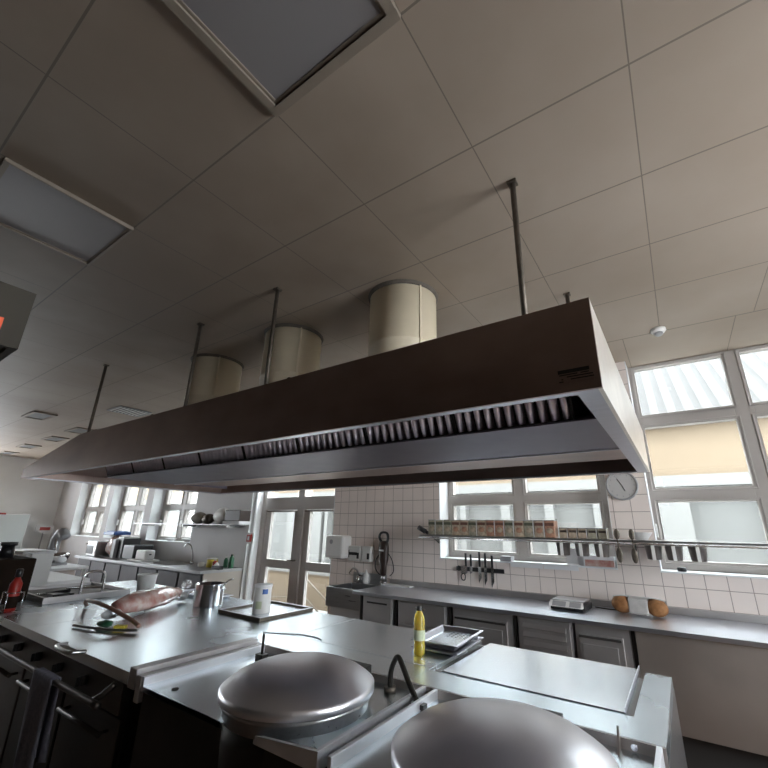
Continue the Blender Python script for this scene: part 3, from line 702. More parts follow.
# white pail
b = thing('white_pail', 'plain white plastic pail standing behind the pink parcel', 'bucket', (-4.17, 2.07, ZI + .001))
b.scale = (1.05, 1.05, 1.2)
m = MB(); m.lathe([(.058, 0), (.06, .003), (.075, .16), (.079, .162), (.079, .17), (.072, .17), (.057, .008), (.01, .006)], (0, 0, 0), 28, False); m.add([(.058 * math.cos(2 * PI * i / 28), .058 * math.sin(2 * PI * i / 28), .0) for i in range(28)], [tuple(reversed(range(28)))]); m.build('pail_body', 'plastic_white', b)
# whisks and shallow pan behind
wk = None
for x, y, rz, lab in ((-4.12, 2.42, 2.5, 'steel wire whisk lying behind the white pail'), (-3.95, 2.46, 2.1, 'steel wire whisk lying beside the other, nearer the pot')):
    wk = thing('whisk', lab, 'whisk', (x, y, ZI + .03), rz, 'whisks on the island')
    m = MB(); m.cyl((-.22, 0, 0), (0, 0, .03), .009, 8); m.build('handle', 'chrome', wk)
    m = MB()
    for k in range(5):
        an = PI * k / 5; c_, s1 = math.cos(an), math.sin(an)
        m.tube([(0, 0, .03), (.07, .045 * c_, .04 + .045 * s1), (.15, .035 * c_, .05 + .035 * s1), (.175, 0, .05), (.15, -.035 * c_, .05 - .035 * s1 * .6), (.07, -.045 * c_, .04 - .045 * s1 * .6), (0, 0, .03)], .0022, 5, 4)
    m.build('wires', 'chrome', wk)
tray('shallow_pan', 'long shallow steel pan at the back edge of the island behind the parcel', (-4.25, 2.50, ZI + .001) if False else (-3.9, 2.47, ZI + .001), 0, .62, .20, .025, 'lip')
# recessed frying pan unit at the left with arch handle
fr = thing('bratt_pan', 'low dark frying pan unit set in the left part of the island', 'frying pan unit', (-4.88, 1.75, ZI + .001))
m = MB(); m.box(-.42, .42, -.33, .33, 0, .018)
for a in ((-.42, .42, -.33, -.31), (-.42, .42, .31, .33), (-.42, -.40, -.31, .31), (.40, .42, -.31, .31)): m.box(*a, .018, .05)
m.build('pan_frame', 'cab', fr, bevel=.003)
m = MB(); m.box(-.398, .398, -.308, .308, .018, .024); m.build('frying_surface', 'front', fr)
m = MB(); m.tube([(.39, -.07, .024), (.39, -.07, .17), (.39, -.055, .21), (.39, -.02, .225), (.39, .05, .225), (.39, .085, .21), (.39, .10, .17), (.39, .10, .024)], .011, 10); m.build('arch_handle', 'chrome', fr)
m = MB(); m.box(.22, .36, -.25, -.10, .024, .06); m.cyl((.05, -.2, .04), (.30, -.12, .075), .012, 8); m.build('scraper', 'black', fr)
m = MB(); m.cyl((.0, -.28, .03), (.22, -.12, .05), .008, 8); m.cyl((-.25, .05, .03), (.1, .22, .05), .008, 8); m.build('grate_bar', 'chrome', fr)
# white tower unit and red bottle in a rack, dark appliance
tw = thing('upright_white_box', 'upright pale white box unit with a flat cap at the left end of the island', 'dispenser unit', (-5.42, 1.60, ZI + .001))
m = MB(); m.box(-.09, .09, -.09, .09, 0, .345); m.build('unit_body', 'plastic_white', tw, bevel=.006)
m = MB(); m.box(-.115, .115, -.17, .10, .345, .37); m.build('unit_cap', 'paper', tw, bevel=.004)
da = thing('tall_dark_appliance', 'dark brown upright appliance at the left edge of the photo', 'appliance', (-5.0, 1.27, ZI + .001))
m = MB(); m.box(-.35, .22, -.14, .13, 0, .34); m.build('appliance_body', 'sooty', da, bevel=.01)
m = MB(); m.cyl((-.05, -.02, .34), (-.05, -.02, .44), .055, 16, .045); m.cyl((-.05, -.02, .44), (-.05, -.02, .47), .06, 16); m.build('neck', 'black', da)
rk = thing('bottle_rack', 'small chrome wire rack around the red bottle', 'rack', (-4.36, 1.19, ZI + .001))
m = MB()
for sx in (-1, 1):
    for sy in (-1, 1): m.cyl((sx * .062, sy * .048, 0), (sx * .062, sy * .048, .13), .004, 8)
m.tube([(-.062, -.048, .13), (.062, -.048, .13), (.062, .048, .13), (-.062, .048, .13), (-.062, -.048, .13)], .004, 6, 1); m.build('wires', 'chrome', rk)
rb = thing('red_bottle', 'red bottle with a black cap standing in the wire rack', 'bottle', (-4.36, 1.19, ZI + .001))
m = MB(); m.lathe([(.034, 0), (.038, .005), (.038, .11), (.038, .19), (.02, .225), (.016, .235)], (0, 0, 0), 20); m.build('bottle_body', 'red', rb)
m = MB(); m.lathe([(.018, .235), (.022, .238), (.022, .29), (.015, .295)], (0, 0, 0), 14); m.build('cap', 'black', rb)
m = MB(); m.lathe([(.0385, .02), (.0387, .022), (.0387, .10), (.0385, .102)], (0, 0, 0), 20, False); m.build('bottle_label', 'sooty', rb)
# towel on the rail
tw = MB(); n = 14; rows = 16; vs = []; fs = []
for sgn, y in ((-1, 1.0), (1, 1.042)):
    for j in range(rows + 1):
        z = ZI - .105 - (.62 if sgn < 0 else .35) * j / rows
        for i in range(n + 1):
            x = -3.02 + .26 * i / n * (1 - .12 * j / rows) + .05 * j / rows
            vs.append((x, y + sgn * 0 + .012 * math.sin(i * 1.3 + j * .12) * (j / rows), z))
k = (n + 1)
for q in (0, 1):
    o = q * (rows + 1) * k
    fs += [(o + j * k + i, o + j * k + i + 1, o + (j + 1) * k + i + 1, o + (j + 1) * k + i) for j in range(rows) for i in range(n)]
fs += [(i, i + 1, (rows + 1) * k + i + 1, (rows + 1) * k + i) for i in range(n)]
tw.add(vs, fs, True); o = tw.build('hand_towel', 'cloth'); so = o.modifiers.new('s', 'SOLIDIFY'); so.thickness = .006
tag(o, 'grey-blue towel hanging over the rail on the dark island front', 'towel')
sc = MB(); sc.box(-.02, .02, -.004, .004, -.10, 0)
tag(sc.build('rail_cloth', 'cloth', loc=(-3.9, 1.005, ZI - .12)), 'pale cloth strip hanging at the left of the island rail', 'cloth')

# ------------------------------------------------------------------ wall counter (right)
CF, CB = 3.64, 4.355
ct = thing('wall_counter', 'long stainless steel worktop along the tiled wall', 'worktop', (-.5, 4.0, 0))
def K(mb, name, m, parent=None, bevel=0., label=None, o=(-.5, 4.0, 0)):
    mb.v = [(x - o[0], y - o[1], z - o[2]) for x, y, z in mb.v]; return mb.build(name, m, parent or ct, bevel=bevel, label=label)
a = MB(); a.box(-3.03, XR - .002, CF, CB - .002, .868, .90); K(a, 'counter_top', 'wtop', bevel=.003)
a = MB(); a.box(-3.03, XR - .002, CB - .022, CB - .002, .90, .955); K(a, 'upstand', 'cab', bevel=.003)
# cabinets below as separate units
def cabinet(x0, x1, kind, lab, m='cab'):
    t = thing('base_cabinet', lab, 'cabinet', ((x0 + x1) / 2, 4.0, 0), 0, 'cabinets under the wall counter'); o = ((x0 + x1) / 2, 4.0, 0)
    a = MB(); a.box(x0 + .003, x1 - .003, CF + .05, CB - .01, .30, .866); K(a, 'cabinet_body', m, t, 0, None, o)
    a = MB(); a.box(x0 + .003, x1 - .003, CF + .13, CB - .01, 0, .299); K(a, 'plinth', 'gap', t, 0, None, o)
    if kind == 'panel':
        a = MB(); a.box(x0 + .003, x1 - .003, CF + .035, CF + .049, .285, .862); K(a, 'front_panel', 'cabd', t, .002, None, o)
    elif kind == 'grille':
        a = MB(); a.box(x0 + .02, x1 - .02, CF + .035, CF + .049, .33, .85); K(a, 'grille_panel', 'cab', t, .002, None, o)
        for k in range(8):
            a = MB(); a.poly([(x0 + .05, CF + .034, .345 + k * .062), (x0 + .05, CF + .008, .355 + k * .062), (x0 + .05, CF + .034, .385 + k * .062)], (x1 - x0 - .1, 0, 0)); K(a, 'louvre', 'cab', t, 0, None, o)
    elif kind == 'doors':
        nd = max(1, round((x1 - x0) / .5))
        for k in range(nd):
            w_ = (x1 - x0 - .01) / nd; q0 = x0 + .005 + k * w_
            a = MB(); a.box(q0 + .012, q0 + w_ - .012, CF + .033, CF + .049, .32, .85); dd = K(a, 'door', 'cab', t, .003, None, o)
            a = MB(); a.box(q0 + .06, q0 + w_ - .06, CF + .022, CF + .033, .80, .815); K(a, 'handle', 'gap', dd, 0, None, o)
    elif kind == 'framed':
        a = MB(); a.box(x0 + .03, x1 - .05, CF + .033, CF + .049, .33, .80); dd = K(a, 'door', 'cab', t, .003, None, o)
        a = MB(); a.box(x0 + .05, x1 - .09, CF + .026, CF + .0325, .37, .735); K(a, 'door_inset', 'cab', dd, .002, None, o)
        a = MB(); a.box(x0 + .03, x1 - .06, CF + .02, CF + .0325, .775, .79); K(a, 'handle', 'gap', dd, 0, None, o)
    elif kind == 'drawers':
        for z0, z1 in ((.32, .48), (.49, .66), (.67, .85)):
            a = MB(); a.box(x0 + .015, x1 - .015, CF + .033, CF + .049, z0, z1); dd = K(a, 'drawer', 'cab', t, .003, None, o)
            a = MB(); a.cyl(((x0 + x1) / 2 - .05, CF + .022, z1 - .04), ((x0 + x1) / 2 + .05, CF + .022, z1 - .04), .008, 8); K(a, 'handle', 'rod', dd, 0, None, o)
    return t
cabinet(-2.91, -2.53, 'doors', 'steel base cabinet with plain doors nearest the sink')
cabinet(-2.47, -1.93, 'drawers', 'steel base cabinet with drawers behind the oil bottle')
cabinet(-1.87, -1.31, 'framed', 'steel base cabinet with one door left of the louvred one')
cabinet(-1.27, -.835, 'grille', 'louvred refrigeration cabinet below the scale')
cabinet(-.82, -.44, 'framed', 'steel base cabinet with one framed door below the bread')
cabinet(-.41, XR - .01, 'panel', 'long plain brownish steel cabinet front at the right edge')
for x in (-2.95, -2.50, -1.90, -1.29, -.425):
    a = MB(); a.box(x - .012, x + .012, CF + .06, CF + .08, .05, .867); K(a, 'support_post', 'gap')
# hand basin
hb = thing('hand_basin', 'boxy stainless steel hand basin in the corner beside the glazed door', 'sink', (-3.34, 4.05, 0))
o = (-3.34, 4.05, 0)
a = MB(); x0, x1, y0, y1, z0, z1 = -3.60, -3.08, 3.85, 4.35, .68, .875
for q in ((x0, x1, y0, y0 + .02), (x0, x1, y1 - .06, y1), (x0, x0 + .02, y0 + .02, y1 - .06), (x1 - .02, x1, y0 + .02, y1 - .06)): a.box(*q, z0, z1)
a.box(x0, x1, y0, y1, z0 - .01, z0); K(a, 'basin', 'steel', hb, .003, None, o)
a = MB(); a.box(x0 + .03, x1 - .03, y0 + .06, y1 - .04, 0, z0 - .011); K(a, 'pedestal', 'cab', hb, 0, None, o)
a = MB(); a.box(x0, x1, y1 - .012, y1, z1, z1 + .12); K(a, 'splash_back', 'steel', hb, 0, None, o)
a = MB(); a.cyl((-3.50, 4.31, .875), (-3.50, 4.31, .96), .018, 12); a.tube([(-3.50, 4.31, .95), (-3.50, 4.28, 1.03), (-3.50, 4.2, 1.05), (-3.50, 4.14, 1.0)], .012, 10); a.box(-3.515, -3.44, 4.30, 4.325, .96, .975); K(a, 'faucet', 'chrome', hb, 0, None, o)
sb = MB(); sb.lathe([(.03, 0), (.032, .01), (.032, .1), (.012, .13), (.01, .16)], (0, 0, 0), 14)
tag(sb.build('soap_bottle', 'plastic_white', loc=(-3.38, 4.32, .876)), 'white soap bottle standing behind the hand basin tap', 'bottle')
# paper towel dispenser
pd = thing('paper_towel_dispenser', 'white rounded paper towel dispenser on the tiles above the basin', 'dispenser', (-3.81, YW, E(-.255)))
m = MB(); m.box(-.15, .15, -.20, -.001, -.14, .14); m.build('dispenser_body', 'plastic_white', pd, bevel=.03)
m = MB(); m.cyl((-.04, -.203, .06), (-.04, -.198, .06), .028, 16); m.build('view_window', 'plastic_grey', pd)
m = MB(); m.box(-.10, .10, -.16, -.05, -.146, -.141); m.build('paper_slot', 'gap', pd)
for x, w_, lab, nm in ((-3.555, .10, 'wide white soap dispenser with dark lettering blocks, left of two', 1), (-3.36, .07, 'narrow white soap dispenser with a black strip, right of two', 2)):
    s = thing('soap_dispenser', lab, 'dispenser', (x, YW, E(-.33)), 0, 'soap dispensers above the basin')
    m = MB(); m.box(-w_, w_, -.08, -.001, -.09, .09); m.build('dispenser_body', 'plastic_white', s, bevel=.008)
    m = MB(); m.box(w_ - .055, w_ - .02, -.083, -.08, -.06, .01); 
    if nm == 1: m.box(-w_ + .02, w_ - .055, -.083, -.08, -.02, .015); m.box(-w_ + .01, -w_ + .02, -.083, -.08, -.05, .04)
    m.build('printed_label', 'black', s)
# stick blender
sk = thing('stick_blender', 'dark brown stick blender hanging on the tiled wall with its cord looped', 'blender', (-3.10, YW, 0))
sk.scale = (1.3, 1.0, 1.0)
m = MB(); m.lathe([(.02, E(-.56)), (.03, E(-.55)), (.034, E(-.45)), (.05, E(-.38)), (.052, E(-.25)), (.045, E(-.18)), (.02, E(-.165))], (0, -.06, 0), 18); m.build('motor_body', 'umber' if 'umber' in M else 'black', sk)
m = MB(); m.tube([(-.03, -.06, E(-.18)), (-.055, -.06, E(-.12)), (-.03, -.06, E(-.07)), (.03, -.06, E(-.075)), (.045, -.06, E(-.13)), (.03, -.06, E(-.2))], .014, 8); m.build('handle_loop', 'black', sk)
m = MB(); m.box(-.025, .025, -.114, -.108, E(-.285), E(-.265)); m.build('rating_label', 'paper', sk)
m = MB(); m.tube([(-.03, -.06, E(-.3)), (-.09, -.05, E(-.38)), (-.10, -.05, E(-.48)), (-.05, -.05, E(-.55)), (0, -.06, E(-.54))], .006, 6); m.tube([(.03, -.06, E(-.28)), (.09, -.05, E(-.38)), (.11, -.05, E(-.5)), (.07, -.05, E(-.56))], .005, 6); m.build('power_cord', 'black', sk)
m = MB(); m.cyl((0, -.06, E(-.55)), (0, -.06, E(-.625)), .018, 10); m.cyl((0, -.06, E(-.625)), (0, -.06, E(-.643)), .035, 12, .03); m.build('mixing_shaft', 'steel', sk)
m = MB(); m.box(-.02, .02, -.03, -.001, E(-.30), E(-.20)); m.build('wall_bracket', 'steel', sk)
ct2 = MB(); ct2.box(-.2, .2, -.05, .05, 0, .012); tag(ct2.build('cutting_blade_tray', 'paper', loc=(-2.86, 4.24, .901), bevel=.004), 'narrow pale tray lying on the counter beside the stick blender', 'tray')
# wall shelf
SZ = E(-.075)
sh = thing('wall_shelf', 'long thin stainless steel wall shelf running in front of the windows', 'shelf', (0, 4.15, SZ))
m = MB(); m.box(-2.43, 2.45, -.12, .16, -.018, 0); m.build('shelf_board', 'steel', sh, bevel=.002)
m = MB(); m.cyl((-2.43, -.135, -.03), (2.45, -.135, -.03), .008, 8); m.build('hanging_rail', 'chrome', sh)
for x in (-2.36, -.38, 1.9):
    m = MB(); m.poly([(x, .2, -.018), (x, .02, -.018), (x, .2, -.10)], (.012, 0, 0)); m.build('bracket', 'castiron', sh)
# spice tubs on it
M['olive'] = mat('olive_label', (.46, .43, .33), .6, noise=.5, nscale=30)
M['tan'] = mat('tan_label', (.58, .47, .35), .6, noise=.5, nscale=30)
M['rust'] = mat('rust_label', (.55, .30, .20), .6, noise=.5, nscale=30)
M['brickred'] = mat('brick_red_label', (.30, .08, .06), .6, noise=.4, nscale=30)
M['darkolive'] = mat('dark_olive_print', (.10, .105, .07), .6, noise=.3, nscale=40)
M['darkbrown'] = mat('dark_brown_print', (.16, .07, .05), .6, noise=.3, nscale=40)
kinds = ['olive', 'olive', 'olive', 'tan', 'tan', 'olive', 'tan', 'rust', 'rust', 'olive', 'tan', 'olive', 'tan', 'rust']
seq = ['first', 'second', 'third', 'fourth', 'fifth', 'sixth', 'seventh', 'eighth', 'ninth', 'tenth', 'eleventh', 'twelfth', 'thirteenth', 'fourteenth']
x = -2.33
for i, kd in enumerate(kinds):
    w_ = .093
    t = thing('spice_tub', 'tall spice tub with %s label, %s from the left of the shelf row' % ({'olive': 'an olive green', 'tan': 'a tan', 'rust': 'a rust red'}[kd], seq[i]), 'spice tub', (x + w_ / 2, 4.12, SZ + .0005), 0, 'tall spice tubs on the wall shelf')
    m = MB(); m.box(-w_ / 2 + .003, w_ / 2 - .003, -.07, .07, 0, .15); m.build('tub_body', kd, t, bevel=.004)
    m = MB(); m.box(-w_ / 2 + .002, w_ / 2 - .002, -.072, .072, .15, .158); m.build('tub_lid', 'plastic_white' if i in (1, 5, 9) else 'plastic_grey', t, bevel=.002)
    m = MB(); m.box(-.04, .04, -.072, -.0701, .105, .132); m.build('label_band', ('darkolive' if kd == 'olive' else 'darkbrown'), t)
    m = MB(); m.ball((0, -.0702, .062), .03, .0035, .026, 12); m.build('label_picture', ('tan' if kd != 'tan' else 'rust'), t)
    if i in (0, 1, 5, 7, 8, 9, 11, 12):
        m = MB(); m.box(w_ / 2 - .006, w_ / 2 + .002, -.073, -.0725, 0, .155); m.build('white_edge', 'paper', t)
    x += .0965
small = ['fawn', ]
x = -.955
for i in range(5):
    t = thing('small_spice_box', 'short greyish spice box, %s of five right of the tall tubs' % seq[i], 'spice box', (x + .04, 4.12, SZ + .0005), 0, 'short spice boxes on the wall shelf')
    m = MB(); m.box(-.036, .036, -.05, .05, 0, .085); m.build('box_body', 'tan' if i < 3 else 'olive', t, bevel=.004)
    m = MB(); m.box(-.038, .038, -.052, .052, .085, .092); m.build('box_lid', 'plastic_grey', t)
    m = MB(); m.box(-.030, .030, -.0515, -.0501, .05, .07); m.build('label_band', 'umber', t)
    m = MB(); m.box(.032, .038, -.053, -.0521, 0, .086); m.build('white_edge', 'paper', t)
    x += .0815
bw = MB(); bw.lathe([(.03, 0), (.045, .003), (.085, .06), (.088, .062), (.082, .062), (.043, .01), (.01, .008)], (0, 0, 0), 24, False)
tag(bw.build('white_bowl', 'plastic_white', loc=(-.30, 4.12, SZ + .0005)), 'small white bowl on the wall shelf below the clock', 'bowl')
# black clamp lamp / torch at the shelf's left end
tg = MB(); tg.cyl((-.06, 0, .075), (.03, 0, .03), .026, 12); tg.cyl((.03, 0, .03), (.06, 0, .018), .018, 12)
tag(tg.build('black_torch', 'black', loc=(-2.39, 4.05, SZ - .0)), 'stubby black torch lying at the left end of the wall shelf', 'torch')
# steel pots hanging under the shelf
M['potsteel'] = steel('dark_pot_steel', (.22, .20, .185), .35, (2, 2, 2))  # dark brownish steel for the hanging pots
hp = None
for i, (x, lab) in enumerate(((-.93, 'hanging steel pot under the shelf, leftmost below the short boxes'), (-.77, 'hanging steel pot under the shelf, second below the short boxes'), (-.61, 'hanging steel pot under the shelf, third, left of the utensils'),
                              (-.225, 'hanging steel pot under the shelf just right of the utensils'), (-.085, 'hanging steel pot under the shelf in front of the right window, left of its neighbour'), (.07, 'hanging steel pot under the shelf, rightmost of all'))):
    if hp is None:
        hp = thing('hanging_pot', lab, 'pot', (x, 4.08, SZ - .145), 0, 'steel pots hanging under the shelf')
        m = MB(); m.lathe([(.01, 0), (.048, 0), (.052, .004), (.062, .105), (.068, .108), (.06, .108), (.048, .006), (.01, .004)], (0, 0, 0), 24, False); m.build('pot_body', 'potsteel', hp)
        m = MB(); m.box(-.012, .012, -.075, -.06, .0, .108); m.build('pot_handle', 'plastic_white', hp)
        m = MB(); m.tube([(0, -.06, .105), (0, -.065, .125), (0, -.058, .135)], .003, 6); m.build('hook', 'chrome', hp)
    else: dup(hp, (x, 4.08, SZ - .145), None, lab)
for x, lab, zt in ((-.47, 'dark spatula hanging on the shelf rail left of the white bowl', .08), (-.36, 'dark serving spoon hanging on the shelf rail below the white bowl', .075)):
    u = thing('hanging_utensil', lab, 'utensil', (x, 4.003, SZ), 0, 'utensils on the shelf rail')
    m = MB(); m.cyl((0, 0, -.08), (0, 0, .0), .006, 8); m.ball((0, 0, .045), .022, .012, .045, 12); m.build('grip', 'rod', u)
    m = MB(); m.ball((0, 0, -.12), .024, .008, .06, 12); m.build('blade', 'rod', u)
# knives on magnetic strip
kn = thing('magnetic_knife_strip', 'black magnetic knife strip on the tiles under the left window', 'knife rack', (-1.87, YW, E(-.42)))
m = MB(); m.box(-.27, .27, -.02, -.001, -.02, .02); m.build('strip', 'black', kn, bevel=.003)
for i, (x, hz, bl, lab) in enumerate(((-2.02, .13, .06, 'knife with a black handle, leftmost on the magnetic strip'), (-1.96, .12, .05, 'short knife with a black handle, second on the magnetic strip'), (-1.86, .15, .13, 'knife with a black handle and long blade, third on the magnetic strip'),
                               (-1.795, .14, .15, 'knife with a black handle and long blade, fourth on the magnetic strip'), (-1.72, .12, .17, 'knife with a black handle and narrow blade, rightmost on the magnetic strip'))):
    k = thing('kitchen_knife', lab, 'knife', (x, YW - .026, E(-.42)), 0, 'knives on the magnetic strip')
    m = MB(); m.box(-.011, .011, -.008, .006, .03, .03 + hz); m.build('handle', 'black', k, bevel=.003)
    m = MB(); m.poly([(-.018, 0, .03), (.014, 0, .03), (.014, 0, -bl * .6), (-.014, 0, -bl), (-.018, 0, -bl * .8)], (0, .003, 0)); m.build('blade', 'chrome', k)
sc = thing('scissors', 'dark handled kitchen scissors at the left end of the magnetic strip', 'scissors', (-2.08, YW - .026, E(-.42)))
m = MB(); m.tube([(.0, 0, .01), (-.03, 0, .025), (-.045, 0, .0), (-.03, 0, -.02), (0, 0, -.005)], .006, 6); m.tube([(.05, 0, -.07), (.03, 0, -.045), (.0, 0, -.07), (.01, 0, -.11), (.04, 0, -.11), (.05, 0, -.07)], .006, 6); m.build('handles', 'black', sc)
m = MB(); m.box(0, .06, -.002, .002, -.05, .02); m.build('blades', 'chrome', sc)
# items on the sills
bx = MB(); bx.box(-.06, .06, -.05, .05, 0, .05)
tag(bx.build('grey_sill_box', 'plastic_grey', loc=(-1.58, 4.40, SILL + .013), bevel=.004), 'small grey box with a pale lid on the sill right of the knives', 'box')
for i, (x, w_, mm, lab) in enumerate(((-1.36, .16, 'paper', 'white folded sheet hanging over the sill, left of its neighbour'), (-1.03, .16, 'paper', 'white folded sheet hanging over the sill, beside the upright card'))):
    o = MB(); o.box(-w_, w_, 0, .14, 0, .004); o.box(-w_, w_, -.004, 0, -.045, .004)
    tag(o.build('folded_sheet', mm, loc=(x, YW - .025, SILL + .013)), lab, 'paper')
o = MB(); o.box(-.1, .1, 0, .012, 0, .15); tag(o.build('grey_card', 'card' if False else 'wall_grey', loc=(-.97 + .09, YW + .03, SILL + .0125)), 'upright grey card on the sill below the shelf pots', 'card')
o = thing('open_box', 'low open white box with a pinkish side on the sill below the hanging pots', 'box', (-.69, YW + .06, SILL + .0125))
m = MB()
for q in ((-.13, .13, -.07, -.065), (-.13, .13, .065, .07), (-.13, -.125, -.065, .065), (.125, .13, -.065, .065)): m.box(*q, 0, .09)
m.box(-.13, .13, -.07, .07, 0, .003); m.build('box_walls', 'paper', o)
m = MB(); m.box(-.12, .125, -.0712, -.0702, .005, .06); m.build('printed_side', 'pink', o)
bp = MB(); bp.lathe([(.03, 0), (.034, .004), (.034, .028), (.02, .034)], (0, 0, 0), 16)
tag(bp.build('black_dish', 'black', loc=(-.06, 4.41, SILL + .013)), 'small round black dish on the sill of the right window', 'dish')
# clock
ck = thing('wall_clock', 'round pale wall clock between the two windows, half hidden by the hood', 'clock', (-.405, YW, E(.40)))
m = MB(); m.lathe([(.13, -.001), (.135, .01), (.135, .035), (.12, .04), (.118, .03)], (0, 0, 0), 40, False); o = m.build('clock_rim', 'plastic_grey', ck); o.rotation_euler = (PI / 2, 0, 0)
m = MB(); m.lathe([(.001, .028), (.119, .028)], (0, 0, 0), 40, False); o = m.build('clock_face', 'clockface', ck); o.rotation_euler = (PI / 2, 0, 0)
m = MB()
for k in range(12):
    an = k * PI / 6; r_ = .1; m.box(r_ * math.sin(an) - .004, r_ * math.sin(an) + .004, -.0305, -.029, r_ * math.cos(an) - .007, r_ * math.cos(an) + .007)
m.build('hour_marks', 'plastic_grey', ck)
m = MB(); m.cyl((.0, -.032, .0), (-.035, -.032, .06), .003, 6); m.cyl((0, -.032, 0), (.02, -.032, -.05), .003, 6); m.build('clock_hands', 'black', ck)
# scale
sl = thing('kitchen_scale', 'flat electronic kitchen scale with a white keypad on the wall counter', 'scale', (-.915, 4.04, .901), math.radians(-3))
m = MB(); m.box(-.14, .14, -.10, .17, 0, .05); m.build('scale_body', 'black', sl, bevel=.008)
m = MB(); m.poly([(-.135, -.150, .03), (-.135, -.1005, .072), (-.135, -.1005, .03)], (.27, 0, 0)); m.build('keypad_housing', 'plastic_white', sl)
m = MB(); m.poly([(-.11, -.1445, .0355), (-.11, -.106, .0682), (-.11, -.107, .069), (-.11, -.1455, .0363)], (.11, 0, 0)); m.poly([(.03, -.1445, .0355), (.03, -.106, .0682), (.03, -.107, .069), (.03, -.1455, .0363)], (.09, 0, 0)); m.build('display', 'plastic_grey', sl)
m = MB(); m.box(-.13, .13, -.06, .16, .065, .075); m.cyl((0, .05, .05), (0, .05, .065), .03, 12); m.build('weighing_plate', 'steel', sl, bevel=.002)
# bread
br = thing('bread_pack', 'pack with two round brown loaves wrapped in white paper on the counter', 'bread', (-.395, 4.12, .901), math.radians(-4))
for sx in (-1, 1):
    m = MB(); m.ball((sx * .125, 0, .068), .078, .072, .067, 20, .04); m.build('loaf', 'bread', br)
m = MB(); vs = []; n = 16
for x_, r_ in ((-.19, .95), (-.12, 1.16), (0, 1.12), (.12, 1.16), (.19, .95)):
    for i in range(n + 1):
        an = PI * (1.0 * i / n); vs.append((x_, .064 * r_ * math.cos(an) * 1.0, .068 + .061 * r_ * math.sin(an)))
m.add(vs, [(j * (n + 1) + i, j * (n + 1) + i + 1, (j + 1) * (n + 1) + i + 1, (j + 1) * (n + 1) + i) for j in range(4) for i in range(n - 6)], True)
m.box(-.07, .07, -.060, .05, .012, .128); m.build('paper_wrap', 'wrap', br, bevel=.01)
cb = MB(); cb.tube([(-.75, 4.25, .905), (-.65, 4.22, .905), (-.55, 4.24, .905), (-.47, 4.24, .907)], .005, 6)
tag(cb.build('scale_cable', 'black'), 'black cable lying between the scale and the bread', 'cable')

# ------------------------------------------------------------------ left counter along the far windows
lc = thing('far_counter', 'long grey steel counter below the far windows on the left', 'counter', (-8.1, 4.0, 0)); o = (-8.1, 4.0, 0)
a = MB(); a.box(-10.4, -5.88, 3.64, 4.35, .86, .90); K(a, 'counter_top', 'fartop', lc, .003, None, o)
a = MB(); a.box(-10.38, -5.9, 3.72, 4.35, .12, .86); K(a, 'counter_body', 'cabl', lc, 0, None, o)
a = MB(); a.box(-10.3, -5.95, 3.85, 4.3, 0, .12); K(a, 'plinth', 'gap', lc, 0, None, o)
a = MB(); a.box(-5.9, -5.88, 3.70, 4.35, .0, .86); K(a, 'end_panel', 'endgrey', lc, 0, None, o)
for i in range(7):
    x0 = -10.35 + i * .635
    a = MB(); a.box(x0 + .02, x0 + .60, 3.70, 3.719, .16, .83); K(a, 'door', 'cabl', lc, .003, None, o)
a = MB(); a.box(-7.9, -7.0, 3.75, 4.25, .9005, .903); K(a, 'sink_rim', 'chrome', lc, 0, None, o)
fa = MB(); fa.cyl((0, 0, 0), (0, 0, .04), .025, 12); fa.tube([(0, 0, .03), (-.02, 0, .15), (-.06, -.03, .28), (-.16, -.05, .31), (-.22, -.06, .26)], .012, 8)
tag(fa.build('sink_faucet', 'chrome', loc=(-7.10, 4.22, .904)), 'slender bent chrome faucet over the far counter sink', 'faucet')
# far shelf with bags
s = thing('far_wall_shelf', 'thin steel shelf on the wall left of the glazed door', 'shelf', (-7.4, 4.2, E(.0)))
m = MB(); m.box(-1.75, 1.45, -.14, .15, -.015, 0); m.build('shelf_board', 'fartop', s)
for x in (-1.5, 0, 1.3):
    m = MB(); m.box(x, x + .02, -.10, .15, -.05, -.015); m.build('bracket', 'steel', s)
def blob(name, lab, cat, loc, rx, ry, rz_, m, wob=.15, group=None):
    b = MB(); b.ball((0, 0, rz_), rx, ry, rz_, 18, wob); return tag(b.build(name, m, loc=loc), lab, cat, group)
M['beige_bag'] = mat('beige_bag', (.36, .33, .29), .8, noise=.3, nscale=12, bump=.5)
blob('beige_bag', 'crumpled beige bag at the left end of the items on the far shelf', 'bag', (-7.0, 4.16, E(.0)), .17, .1, .10, 'beige_bag')
blob('grey_bag', 'dark grey bundle between the beige bag and the white bag', 'bundle', (-6.71, 4.16, E(.0)), .105, .1, .085, 'rod')
blob('white_bag', 'shiny white plastic bag on the far shelf left of the black crate', 'bag', (-6.32, 4.16, E(.0)), .19, .1, .135, 'plastic_white')
o = MB(); o.box(-.2, .2, -.1, .1, 0, .17); tag(o.build('black_crate', 'umber', loc=(-5.90 - .02, 4.16, E(.05)), bevel=.01), 'black crate standing on a white carton at the right end of the far shelf', 'crate')
o = MB(); o.box(-.22, .21, -.12, .1, 0, .049); tag(o.build('white_carton', 'paper', loc=(-5.92, 4.17, E(.0005))), 'flat white carton under the black crate on the far shelf', 'carton')
